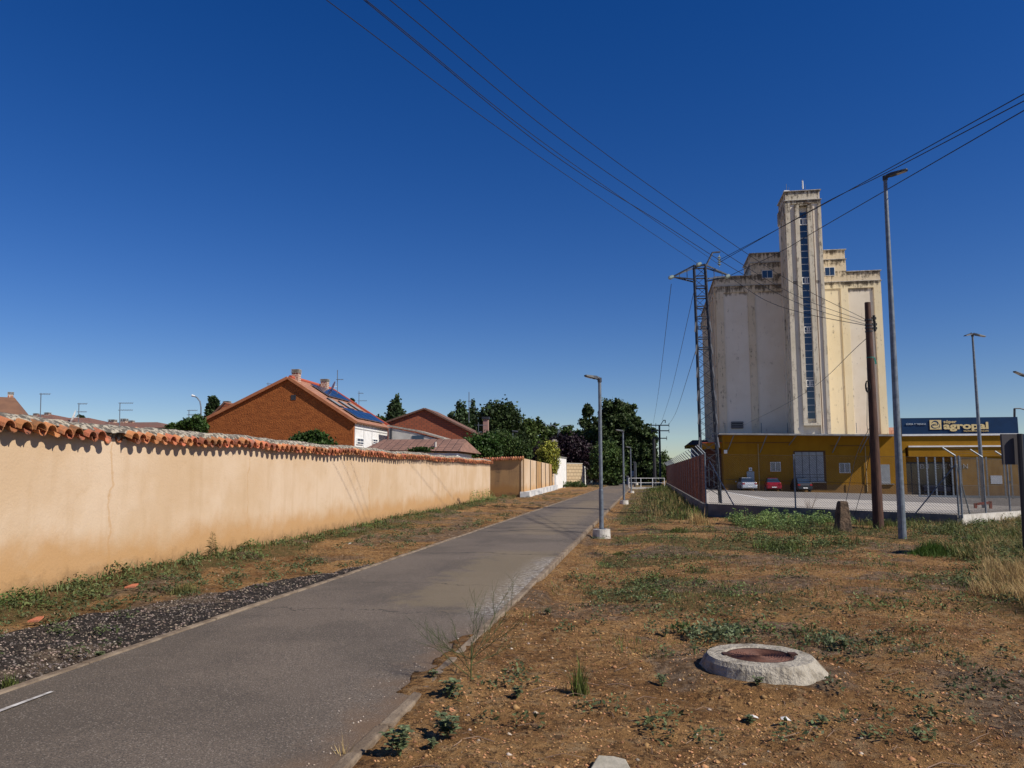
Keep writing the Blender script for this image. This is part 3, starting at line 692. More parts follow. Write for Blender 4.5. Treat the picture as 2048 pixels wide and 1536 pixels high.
# ------------------------------------------------------------------ car park
SF = Frame(23.25, 90, math.atan(.1727))       # warehouse front line; u right, v away
FW = lambda px, py, v: SF.fu(px, py, v)
lotm = mat('pale_paving', (.46, .42, .36), (.38, .345, .30), .9, .9, .2, 12)
def sheet(poly, lift, name, mt, n=1):
    m = MB(); m.quad(*[(x, y, lotz(x, y)+lift) for x, y in poly]); return m.build(name, mt)
a = C1+Vector((.1, .1, 0)); far = SF.w(-3, 60, 0); o_ = sheet([(a.x, a.y), (C2.x, C2.y+.15), (C3.x, C3.y), (150, 85), (130, 150), (far.x, far.y), (C0.x, C0.y)], 0, 'parking_lot', lotm)
struct(o_, 'pale paved yard in front of the warehouse')
def GL(px, py):
    d = D(px, py); k = .40+.0227*7.2+.00763*29-CH; t = k/(d.z+.0227*d.x+.00763*d.y); q = Vector((0, 0, CH))+d*t; return (q.x, q.y)
lane = [GL(1440, 983), GL(1530, 994), GL(1700, 999), GL(1830, 1004), GL(2150, 1018), SF.w(60, -.1, 0).xy[:], SF.w(-1, -.1, 0).xy[:]]
struct(sheet(lane, .006, 'service_lane', mat('grey_lane_asphalt', (.21, .19, .17), (.17, .155, .14), 1, .9)), 'darker asphalt lane along the warehouse')
def line3(p, q, wd, name='lane_marking', lift=.012):
    p = Vector((*p, 0)); q = Vector((*q, 0)); d = (q-p).normalized(); n_ = Vector((-d.y, d.x, 0))*wd/2
    m = MB(); m.quad(*[(v.x, v.y, lotz(v.x, v.y)+lift) for v in (p-n_, q-n_, q+n_, p+n_)]); return struct(m.build(name, mat('lane_paint', (.75, .74, .70))), 'white line painted across the yard', 'marking')
line3(GL(1444, 982.5), GL(1535, 1000), .2); line3(GL(1700, 1000.5), GL(2150, 1019), .25); line3(GL(1795, 993), GL(1960, 1000), .2); line3(GL(1800, 990), GL(2100, 1000), .25)
for a_, b_ in (((1505, 985.5), (1515, 985.8)), ((1530, 990), (1540, 990.4)), ((1640, 987), (1652, 987.4))): line3(GL(*a_), GL(*b_), .35)

# ------------------------------------------------------------------ grain silo
VS, VT = 7.0, 2.3
uL = FW(1434.5, 700, VS)[0]; uR = FW(1769, 700, VS)[0]
zP = (FW(1470, 551, VS)[1]+FW(1730, 541, VS)[1])/2; zC = (FW(1490, 570, VS)[1]+FW(1720, 563.5, VS)[1])/2
gL = FW(1501, 540, VS)[0]; gR = FW(1692, 540, VS)[0]; zG = (FW(1530, 504.5, VS)[1]+FW(1670, 499.6, VS)[1])/2; zGl = (FW(1530, 523.5, VS)[1]+FW(1670, 521, VS)[1])/2
tL = FW(1579, 620, VT)[0]; tR = FW(1650.5, 620, VT)[0]; zT = FW(1607, 380.5, VT)[1]; zTl = FW(1607, 401, VT)[1]; zpan = (FW(1480, 583, VS)[1]+FW(1720, 577, VS)[1])/2
DARK = (.060, .043, .028)
lev = [(zC, 1.2), (zP, 1.4), (zG, 1.2), (zGl, 1.2), (zT, 1.0), (zTl, 2.2)]
cream = m_silo('stained_cream_concrete', (.66, .55, .38), (.72, .61, .44), DARK, lev, .3)
tcream = m_silo('stained_tower_concrete', (.62, .55, .42), (.68, .61, .48), DARK, [(zT, 1.2), (zTl, 3.4)], .5)
creamr = m_silo('sunlit_cream_concrete', (.78, .66, .43), (.80, .69, .47), DARK, lev, .1)  # lighter, warmer cream for the right half; its sunlight is put into the colour
panel = m_silo('pale_grey_panel', (.74, .655, .52), (.78, .70, .57), (.20, .17, .13), [(zpan, .8)], -.1)
ledge = mat('metal_flashing', (.5, .5, .48), (.3, .28, .26), 4)
t = fthing('grain_silo', 'tall stained cream concrete grain silo with a central stair tower', 'silo', SF)
M_ = SF.M; SD = 25
m = MB(M_); m.box(uL+.02, uR-.02, VS+.16, VS+SD, 0, zC); m.build('bin_panels', panel, t)
m = MB(M_)     # frame of pilasters on the left half
def fx(px, v=VS): return FW(px, 700, v)[0]
pil = [(uL, fx(1450)), (fx(1499), fx(1513))]
for a, b in pil: m.box(a, b, VS, VS+.158, 0, zpan)
m.box(uL, tL, VS, VS+.158, zpan+.001, zC); m.build('pilaster', cream, t)
m = MB(M_)
for a, b in ((fx(1687), fx(1702)), (fx(1754), uR)): m.box(a, b, VS, VS+.158, 0, zpan)
m.box(tR, uR, VS, VS+.158, zpan+.001, zC); m.build('pilaster', creamr, t)
m = MB(M_); m.box(tR, fx(1686.8), VS+.10, VS+.159, 0, zpan-.01); m.build('bay_panel', creamr, t)
m = MB(M_); m.box(uL, uR, VS+.10, VS+SD, zC+.06, zP-.08); m.build('parapet', cream, t)
m = MB(M_); m.box(uL-.12, uR+.12, VS-.12, VS+SD+.1, zC+.001, zC+.06); m.build('cornice', ledge, t)
m = MB(M_); m.box(uL-.15, uR+.15, VS-.05, VS+SD+.15, zP-.08, zP); m.build('parapet_cap', ledge, t)
m = MB(M_)   # left side pilasters
for k in range(9):
    v = VS+.3+k*2.5; m.box(uL-.22, uL+.018, v, v+.95, 0, zpan)
m.box(uL-.22, uL+.018, VS+.161, VS+SD, zpan+.001, zC-.002); m.build('side_pilaster', cream, t)
m = MB(M_)
for k in range(4): v = VS+1.9+k*2.5; m.tube([(uL-.1, v, 4), (uL-.1, v, zpan-.3)], .09, 6)
m.build('downpipe', mat('brown_pipe', (.10, .05, .035)), t)
m = MB(M_); m.box(gL, gR, VS-.06, VS+7, zP-.75, zGl); m.build('gallery_wall', cream, t)
m = MB(M_); m.box(gL-.03, gR+.03, VS-.055, VS+7, zC+.065, zP-.751); m.build('gallery_base', cream, t)
m = MB(M_); m.box(gL+.05, gR-.05, VS+.02, VS+6.9, zGl+.06, zG-.07); m.build('gallery_parapet', cream, t)
m = MB(M_); m.box(gL-.1, gR+.1, VS-.15, VS+7.1, zGl, zGl+.06); m.box(gL-.12, gR+.12, VS-.12, VS+7.1, zG-.07, zG); m.build('gallery_ledge', ledge, t)
def window(t, M, u0, u1, z0, z1, v, name='window', fr_=.06, bars=1, fm=white, gm=glass, proud=.05):
    m = MB(M); m.box(u0, u1, v-.01, v+.04, z0, z1); o = m.build(name, fm, t)
    wd = (u1-u0-fr_)/ (bars+1)
    for k in range(bars+1):
        m = MB(M); a = u0+fr_+k*wd; m.box(a, a+wd-fr_, v-.025, v-.012, z0+fr_, z1-fr_); m.build('pane', gm, o)
    return o
for px0, px1, y0, y1 in ((1524, 1545, 540, 557), (1649.5, 1669, 534, 552)):
    a = FW(px0, y1, VS-.06); b = FW(px1, y0, VS-.06); window(t, M_, a[0], b[0], a[1], b[1], VS-.09)
# tower
wL = FW(1598, 620, VT)[0]; wR = FW(1632, 620, VT)[0]; gl0 = FW(1606, 620, VT)[0]; gl1 = FW(1622, 620, VT)[0]
zw0 = FW(1618, 846, VT)[1]; zw1 = FW(1610, 412, VT)[1]; zg0 = FW(1618, 838, VT)[1]; zg1 = FW(1610, 424, VT)[1]
TD = VS+.4-VT
m = MB(M_); m.box(tL, wL, VT+.003, VT+TD, 0, zTl); m.box(wR, tR, VT+.003, VT+TD, 0, zTl); m.box(wL+.001, wR-.001, VT+.25, VT+TD-.01, 0, zTl); m.build('tower_core', panel, t)
m = MB(M_); m.box(tL-.02, tL+.50, VT-.12, VT, 0, zw1+.3); m.box(tR-.35, tR+.02, VT-.12, VT, 0, zw1+.3); m.box(tL-.02, tR+.02, VT-.12, VT, zw1+.301, zTl-.003)
m.build('tower_pilaster', tcream, t)
m = MB(M_)
for k, (a, b) in enumerate(((.3, .8), (1.5, 2.0), (2.7, 3.2))): m.box(tL-.12, tL-.001, VT+a, VT+b, 0, zTl-1.5)
m.box(tL-.12, tL-.001, VT-.001, VT+TD, zTl-1.499, zTl-.003); m.build('tower_side_pilaster', tcream, t)
m = MB(M_); m.box(wL-.05, gl0-.02, VT-.30, VT+.2, zw0, zw1); m.box(gl1+.02, wR+.0, VT-.30, VT+.2, zw0, zw1); m.box(wL-.05, wR, VT-.30, VT+.2, zw1+.001, zw1+.14); m.box(wL-.05, wR, VT-.34, VT+.2, zw0-.3, zw0-.001)
m.build('window_surround', tcream, t)
m = MB(M_); m.box(gl0-.02, gl1+.02, VT+.06, VT+.24, zg0, zg1); st = m.build('stair_window', white, t)
nr = 31; rails = {2, 9, 10, 16, 17, 23, 24}
dz = (zg1-zg0)/nr
for k in range(nr):
    z = zg0+k*dz; m = MB(M_); m.box(gl0+.04, gl1-.04, VT+.045, VT+.059, z+.05, z+dz-.01); m.build('pane', glass, st)
for yc in (443, 561, 660, 767):
    zc = FW(1614, yc, VT)[1]; m = MB(M_); hw = .36
    for z in (zc-hw, zc+hw): m.box(gl0, gl1, VT-.06, VT-.02, z-.05, z+.05)
    for k in (0, 1.7, 2.3, 3.3, 4.8): u = gl0+(gl1-gl0)*(k+.1)/5; m.box(u, u+.07, VT-.055, VT-.025, zc-hw, zc+hw)
    m.build('railing', white, t)
m = MB(M_); m.box(tL+.05, tR-.05, VT+.02, VT+TD-.1, zTl+.06, zT-.08); m.build('tower_parapet', tcream, t)
m = MB(M_); m.box(tL-.15, tR+.12, VT-.22, VT+TD, zTl, zTl+.06); m.box(tL-.12, tR+.12, VT-.12, VT+TD, zT-.08, zT); m.build('tower_ledge', ledge, t)
m = MB(M_); u_ = FW(1607, 401, VT)[0]; m.tube([(u_, VT-.2, zTl-.3), (u_+.1, VT-.5, zTl-.35), (u_+.9, VT-.18, zTl-.8), (u_+1.0, VT-.18, 6)], .05, 5); m.build('drain_pipe', mat('brown_pipe', (.1, .05, .035)), t)
m = MB(M_); a = FW(1463, 857, VS); b = FW(1486, 843, VS); m.box(a[0], b[0], VS-.02, VS+.17, a[1], b[1]); vn = m.build('louvre', darkmetal, t)
m = MB(M_)
for k in range(3): z = a[1]+(b[1]-a[1])*(k+.4)/3; m.box(a[0]-.05, b[0]+.05, VS-.14, VS-.03, z, z+.12)
m.build('slat', mat('slat_grey', (.2, .19, .18)), vn)
for px, h0, nm in ((1573, 1.1, 'small aerial on a white box at the left corner of the silo tower roof'), (1606, 1.5, 'white panel aerial at the middle of the silo tower roof')):
    u_, z_ = FW(px, 380, VT+.5); c = SF.w(u_, VT+.5, zT)
    t2 = thing('rooftop_antenna', nm, 'antenna', tuple(c), 0, 'aerials on the silo tower')
    m = MB(); m.tube([c, c+Vector((0, 0, h0))], .03, 5); m.tube([c+Vector((.28, 0, 0)), c+Vector((.28, 0, h0*.6))], .02, 5); m.build('mast', galv, t2)
    m = MB()
    if px < 1600: m.box(c.x-.35, c.x+.3, c.y-.2, c.y+.3, c.z, c.z+.22)
    else: m.tube([c+Vector((-.02, 0, .35)), c+Vector((-.02, 0, 1.35))], .09, 8)
    m.build('equipment_box', white, t2)

# ------------------------------------------------------------------ warehouse
t = fthing('warehouse', 'long dark yellow warehouse with a loading canopy below the silo', 'warehouse', SF)
uW0 = FW(1447, 930, 0)[0]; uC = FW(1797, 868, -2.2)[0]; uJ = FW(1812, 930, 0)[0]
zR0 = FW(1445, 866, -2.2)[1]; zR1 = FW(1797, 869, -2.2)[1]; ze = 4.6
m = MB(M_); m.box(uW0, uJ, 0, VS-.2, -1.6, zR0-.15); m.build('wall', yellow, t)
zb = lambda u: lotz(*SF.w(u, 0, 0).xy)
zl_ = FW(1740, 969, -.07)[1]; m = MB(M_); m.box(FW(1690, 950, 0)[0], uJ-.2, -.07, -.002, -1.6, zl_); m.build('plinth', yellow, t)
m = MB(M_); m.hexa([(uW0-.6, -2.2, zR0-.16), (uC, -2.2, zR1-.16), (uC, VS-.01, zR1+.0), (uW0-.6, VS-.01, zR0+.0), (uW0-.6, -2.2, zR0-.0), (uC, -2.2, zR1-.0), (uC, VS-.01, zR1+.15), (uW0-.6, VS-.01, zR0+.15)])
m.build('canopy_roof', mat('grey_corrugated_sheet', (.30, .30, .30), (.22, .215, .21), 2), t)
for px, py in ((1455, 902), (1520, 905), (1578, 890), (1665, 905), (1720, 905)):
    a = FW(px, py, -.05); m = MB(M_); m.tube([(a[0], -.05, a[1]), (a[0]+.55, -2.0, zR0-.25)], .06, 5); m.build('canopy_strut', galv, t)
m = MB(M_); m.box(uW0+.2, FW(1580, 900, 0)[0], -.05, -.001, FW(1500, 886, 0)[1], FW(1500, 885, 0)[1]); m.box(FW(1660, 900, 0)[0], FW(1738, 900, 0)[0], -.05, -.001, FW(1700, 892, 0)[1], FW(1700, 891, 0)[1]); m.build('conduit', mat('brown_pipe', (.1, .05, .035)), t)
for px, y0, y1 in ((1516, 888, 978), (1730, 892, 984)):
    a = FW(px, y0, -.1); b = FW(px, y1, -.1); m = MB(M_); m.tube([(a[0], -.12, b[1]), (a[0], -.12, a[1])], .055, 6); m.build('downpipe', mat('buff_pipe', (.35, .25, .12)), t)
a = FW(1592, 963, -.03); b = FW(1646, 904, -.03); m = MB(M_); m.box(a[0]-.15, b[0]+.25, -.02, -.001, a[1]-.9, b[1]+.15); m.build('door_recess', mat('brown_reveal', (.10, .05, .02)), t)
m = MB(M_); m.box(a[0], b[0], -.06, -.025, a[1], b[1]); dr = m.build('loading_door', shutter, t)
m = MB(M_); wd = b[0]-a[0]
for k in range(1, 4): m.box(a[0]+wd*k/4-.03, a[0]+wd*k/4+.03, -.075, -.061, a[1], b[1])
m.box(a[0], b[0], -.072, -.061, a[1]+.75, a[1]+.79); m.box(a[0], b[0], -.072, -.061, a[1]+.45, a[1]+.49); m.build('door_rib', darkmetal, dr)
m = MB(M_); m.box(a[0]+wd*.45, b[0]+.15, -.3, -.003, a[1]-.14, a[1]-.002); m.build('sill', conc, t)
for x0_, x1_, y0_, y1_ in ((1541, 1561, 924, 943), (1679, 1700, 926, 946)):
    a = FW(x0_, y1_, -.03); b = FW(x1_, y0_, -.03); wo = window(t, M_, a[0], b[0], a[1], b[1], -.05, bars=1)
    m = MB(M_)
    for k in range(1, 9): u = a[0]+(b[0]-a[0])*k/9; m.box(u-.012, u+.012, -.10, -.085, a[1], b[1])
    m.build('window_bars', white, wo)
a = FW(1761, 967, -.03); b = FW(1779, 929, -.03); m = MB(M_); m.box(a[0], b[0], -.05, -.001, a[1], b[1]); m.build('shuttered_window', shutter, t)
m = MB(M_); m.box(a[0]-.5, b[0]+.35, -.25, -.003, a[1]-.1, a[1]-.003); m.build('sill', conc, t)
m = MB(M_); a = FW(1494, 960, -.03); b = FW(1508, 943, -.03); m.box(a[0], b[0], -.16, -.001, a[1]-1., b[1]); m.build('utility_cabinet', mat('blue_grey_box', (.30, .35, .38)), t)
m = MB(M_); a = FW(1498, 942, -.03); b = FW(1504, 935, -.03); m.box(a[0], b[0], -.04, -.001, a[1], b[1]); sg = m.build('wall_sign', white, t)
m = MB(M_); c = ((a[0]+b[0])/2, (a[1]+b[1])/2); m.prism([(c[0]-.07, -.041, c[1]+.08), (c[0], -.041, c[1]-.09), (c[0]+.07, -.041, c[1]+.08)], (0, 0, 0.001)); m2 = MB(M_); m2.box(c[0]-.06, c[0]+.06, -.052, -.041, c[1]-.06, c[1]+.07); m2.build('symbol', navy, sg)
m = MB(M_); a = FW(1448, 907, -.03); b = FW(1454, 900, -.03); m.box(a[0], b[0], -.25, -.001, a[1], b[1]); m.build('lamp_box', white, t)
# handrail of rods standing on the canopy roof edge
for px in (1450, 1523, 1575, 1660, 1713):
    a = FW(px, 858, VS-1); m = MB(M_); m.tube([(a[0], VS-1, a[1]-.5), (a[0], VS-1, a[1]+.75)], .035, 4); m.build('roof_stay', galv, t)
# side wing: lower roof and porch running back along the left side
a = FW(1408, 885, 1.5); zw = FW(1440, 884, 0)[1]
m = MB(M_); m.box(uW0-2.2, uW0-.002, 1.2, 12, zw-.75, zw-.08); m.build('side_fascia', yellow, t)
m = MB(M_); m.box(uW0-2.35, uW0-.002, 1.05, 12.1, zw-.079, zw+.02); m.build('side_roof_edge', redv, t)
m = MB(M_); m.box(uW0-1.7, uW0-.002, 2.5, 11.8, -.5, zw-.76); m.build('side_wall', mat('dark_reddish_wall', (.09, .035, .03)), t)
m = MB(M_)
for k in range(3): m.box(uW0-1.5+k*.55, uW0-1.42+k*.55, 2.40, 2.49, 0, 2.6)
m.build('side_door_frame', shutter, t)
fr = SF; t2 = fthing('porch', 'small hipped porch with yellow soffit behind the pylon', 'building', Frame(*SF.w(FW(1392, 900, 24)[0], 24, 0).xy, SF.a))
a = FW(1372, 890, 24); b = FW(1425, 878, 24); zz = a[1]
m = MB(M_); u0 = a[0]; u1 = u0+3.6
m.hexa([(u0, 24, zz), (u1, 24, zz), (u1, 31, zz), (u0, 31, zz), (u0+1, 25, zz+.75), (u1, 25, zz+.75), (u1, 30, zz+.75), (u0+1, 30, zz+.75)]); m.build('roof', mat('dark_slate', (.05, .05, .055)), t2)
m = MB(M_); m.box(u0+.1, u1, 24.1, 30.9, zz-.35, zz-.003); m.build('soffit', yellow, t2)
m = MB(M_); m.box(u0+1., u1, 25.0, 30, 0, zz-.353); m.build('wall', mat('blue_grey_wall', (.2, .22, .25)), t2)
m = MB(M_); m.tube([(u0+.75, 24.4, 0), (u0+.75, 24.4, zz-.36)], .09, 6); m.build('post', white, t2)

# ------------------------------------------------------------------ supermarket
t = fthing('supermarket', 'yellow supermarket with a navy rooftop sign band right of the silo', 'shop', SF)
VB = -.16
uB1 = FW(2036, 850, VB)[0]; zS0 = (FW(1810, 867, VB)[1]+FW(2030, 868, VB)[1])/2; zS1 = (FW(1810, 834.5, VB)[1]+FW(2030, 835.5, VB)[1])/2
uB0 = FW(1803, 850, VB)[0]
m = MB(M_); m.box(uB0, uB1-.6, VB, VB+.5, zS0, zS1); m.build('sign_band', navy, t); m = MB(M_); m.box(uB1-.597, uB1, VB, 14, zS0, zS1); m.build('side_sign_band', navy, t); m = MB(M_); a_ = FW(1776, 861, 10); b_ = FW(1830, 851, 10); m.hexa([(a_[0], 10, a_[1]-1), (b_[0], 10, a_[1]-1), (b_[0], 14, a_[1]-1), (a_[0], 14, a_[1]-1), (a_[0], 10, a_[1]), (b_[0], 10, a_[1]), (b_[0], 14, b_[1]), (a_[0], 14, b_[1])]); m.build('tiled_roof', roofred, t)
m = MB(M_); m.box(uB0, uB1+.05, VB-.06, 14, zS0-.20, zS0-.002); m.build('white_gutter', white, t)
def zf(py, v, px=1900): return FW(px, py, v)[1]
z1 = zf(894, -.2); z2 = zf(913, -.2)
m = MB(M_); m.box(uJ+.003, uB1-.1, 0, 13.8, z1-.05, zS0-.202); m.build('upper_wall', yellow, t)
m = MB(M_); m.box(uJ+.3, uB1+.1, -.24, -.001, z1, z1+.16); m.build('canopy', white, t)
m = MB(M_); m.box(uJ+.3, uB1-.05, -.10, 1.4, z2, z1-.002); m.build('canopy_fascia', yellow, t)
vr = 1.5
zl_ = FW(1980, 972, -.05)[1]; m = MB(M_); m.box(FW(1917, 950, 0)[0], uB1-.12, -.06, .018, -1.6, zl_); m.build('plinth', yellow, t)
m = MB(M_); m.box(uJ, uB1-.1, vr, 13.7, -1.6, z1-.052); m.box(FW(1915, 950, 0)[0], uB1-.1, .02, vr-.001, -1.6, z2-.003); m.build('shopfront_wall', yellow, t)
m = MB(M_); m.box(uJ+.0, FW(1914, 950, 0)[0], vr-.12, vr-.003, -1.3, z2-.6); sf = m.build('glazing_frame', darkmetal, t)
ug = FW(1914, 950, 0)[0]; nb = 6
for k in range(nb):
    a = uJ+.1+(ug-uJ-.2)*k/nb; m = MB(M_); m.box(a+.05, a+(ug-uJ-.2)/nb-.05, vr-.14, vr-.121, -.9, z2-.75); m.build('glass_pane', mat('shop_glass', (.10, .075, .05), rough=.12, spec=.6), sf)
a = FW(1887, 984, vr-.2); b = FW(1914, 947, vr-.2); m = MB(M_); m.box(a[0], b[0], vr-.2, vr-.145, a[1], b[1]); m.build('entrance_door', mat('door_black', (.01, .01, .012), rough=.2), t)
a = FW(1984, 968, -.25); b = FW(2006, 951, -.25); m = MB(M_); m.box(a[0], b[0], -.02, .018, a[1], b[1]); m.build('poster', mat('pale_blue_poster', (.62, .66, .72)), t)
a = FW(2018, 966, -.25); b = FW(2026, 962, -.25); m = MB(M_); m.box(a[0], b[0], -.02, .018, a[1], b[1]); m.build('poster', navy, t)
def text(s, fr, u, z, v, h, mt, parent, name='lettering', bold=0., wx=1.0, side=False, ext=.03):
    c = bpy.data.curves.new(name, 'FONT'); c.body = s; c.size = 1; c.offset = bold; c.extrude = ext/h; c.resolution_u = 3
    o = bpy.data.objects.new(name, c); COL.objects.link(o); dg = bpy.context.evaluated_depsgraph_get(); dg.update()
    me = bpy.data.meshes.new_from_object(o.evaluated_get(dg)); bpy.data.objects.remove(o); bpy.data.curves.remove(c)
    me.transform(Matrix.Diagonal((wx*h, h, h, 1))); me.transform(Matrix.Rotation(R(90), 4, 'X'))
    if side: me.transform(Matrix.Rotation(R(90), 4, 'Z'))
    me.transform(Matrix.Translation((u, v, z))); me.materials.clear(); me.materials.append(mt)
    ob = bpy.data.objects.new(name, me); COL.objects.link(ob); ob.parent = parent; ORG[ob.name] = ORG[parent.name]; return ob
def txt(s, px0, px1, pyb, ph, v, mt, parent, bold=0., name='lettering'):
    a = FW(px0, pyb, v); b = FW(px1, pyb, v); h = ph*(SF.w(a[0], v, 0).y)/F
    o = text(s, SF, a[0], a[1], v, h, mt, parent, name, bold); w_ = max(p.co.x for p in o.data.vertices)-min(p.co.x for p in o.data.vertices)
    x0_ = min(p.co.x for p in o.data.vertices); k = (b[0]-a[0])/w_
    for p in o.data.vertices: p.co.x = a[0]+(p.co.x-x0_)*k
    return o
VL = VB-.05
txt('agropal', 1887, 1977, 858, 18.5, VL, goldl, t, .035); txt('súper', 1887, 1913, 846.3, 8.5, VL, goldl, t, .02)
txt('VALENCIA DE DON JUAN', 1927, 1977, 863.5, 4.6, VL, goldl, t); txt('SÚPER Y TIENDA', 1812, 1852, 850, 4.5, VL, mat('pale_letter', (.55, .6, .65)), t)
a = FW(1860, 859, VL); b = FW(1882, 840, VL); m = MB(M_); m.box(a[0], b[0], VL-.02, VL+.03, a[1], b[1]); lg = m.build('logo_plate', goldl, t)
wq, hq = b[0]-a[0], b[1]-a[1]; m = MB(M_)
def arc(cx, cz, rx, rz, a0, a1, th, n=14):
    for k in range(n):
        q0, q1 = a0+(a1-a0)*k/n, a0+(a1-a0)*(k+1)/n; p = []
        t0 = th*math.sin(math.pi*max(.12, min(.88, k/n))); t1 = th*math.sin(math.pi*max(.12, min(.88, (k+1)/n)))
        for q, tt in ((q0, t0), (q1, t1)): p += [(cx+math.cos(q)*(rx-tt/2), cz+math.sin(q)*(rz-tt/2)), (cx+math.cos(q)*(rx+tt/2), cz+math.sin(q)*(rz+tt/2))]
        P4 = [p[0], p[1], p[3], p[2]]; m.quad(*[(a[0]+x*wq, VL-.03, a[1]+z*hq) for x, z in P4])
arc(.45, .62, .27, .25, R(170), R(-60), .14); arc(.45, .36, .30, .22, R(60), R(350), .10); arc(.62, .40, .24, .30, R(40), R(-80), .06); arc(.42, .40, .14, .08, R(20), R(200), .08)
m.build('logo_mark', navy, lg)
a = FW(2036, 868, VB); zt_ = zS1-.35
m = MB(M_); m.box(uB1+.001, uB1+.04, VB+.7, VB+2.4, zS0+.35, zS1-.35); lg2 = m.build('side_logo_plate', goldl, t)
text('agropal', SF, uB1+.05, zS0+.5, VB+3.0, 1.0, goldl, t, 'side_lettering', .035, side=True)
bw = mat('window_letter_white', (.45, .44, .42))
for i, ch in enumerate('BIENVENID'):
    px = 1840+i*13.2; txt(ch, px, px+(3 if ch == 'I' else 9), 912+0, 13, -1.54, bw, t) if False else None
for i, ch in enumerate('BIENVEN'):
    px = 1840+i*14.5; txt(ch, px, px+(3 if ch == 'I' else 9), 937, 13, vr-.17 if px < 1905 else -.01, bw, t, name='window_letter')
# railings in front of the shop
yd = 68; t = thing('yard_gate', 'grey railing gate of tall upright bars in front of the shop', 'gate', tuple(Vector((P(1835, 990, yd).x, yd, 0))))
pg = [1837.5, 1855, 1872, 1889, 1905.5, 1923, 1957, 1975, 2010, 2024, 2040]
for px in pg:
    a = P(px+2, 993, yd); b = P(px-2, 914, yd); m = MB(); m.box(a.x-.06, a.x+.06, yd-.04, yd+.04, lotz(a.x, yd)-.02, b.z); m.build('bar', galv, t)
a = P(1836, 993, yd); b = P(2060, 993, yd); m = MB(); m.hexa([(a.x, yd-.07, a.z-.1), (b.x, yd-.07, b.z-.14), (b.x, yd-.05, b.z-.14), (a.x, yd-.05, a.z-.1), (a.x, yd-.07, a.z+.1), (b.x, yd-.07, b.z+.06), (b.x, yd-.05, b.z+.06), (a.x, yd-.05, a.z+.1)]); m.build('bottom_rail', galv, t)
t = thing('trolley_row', 'row of dark shopping trolleys behind the gate bars by the shop glass', 'trolleys', tuple(SF.w(FW(1860, 980, 1)[0], 1, 0)))
for k in range(6):
    u = FW(1846+k*8.5, 980, 1)[0]; z0 = lotz(*SF.w(u, 1, 0).xy); m = MB(M_)
    m.hexa([(u, .6, z0+.45), (u+.5, .6, z0+.45), (u+.5, 1.3, z0+.5), (u, 1.3, z0+.5), (u-.05, .5, z0+.95), (u+.55, .5, z0+.95), (u+.55, 1.45, z0+1.0), (u-.05, 1.45, z0+1.0)])
    m.box(u, u+.5, .7, 1.2, z0+.12, z0+.18); m.tube([(u-.05, .42, z0+1.05), (u+.55, .42, z0+1.05)], .025, 5)
    for xx in (u+.03, u+.45):
        for vv in (.7, 1.2): m.tube([(xx, vv, z0), (xx, vv, z0+.5)], .03, 5)
    m.build('trolley', mat('trolley_dark', (.03, .035, .06), rough=.4), t)

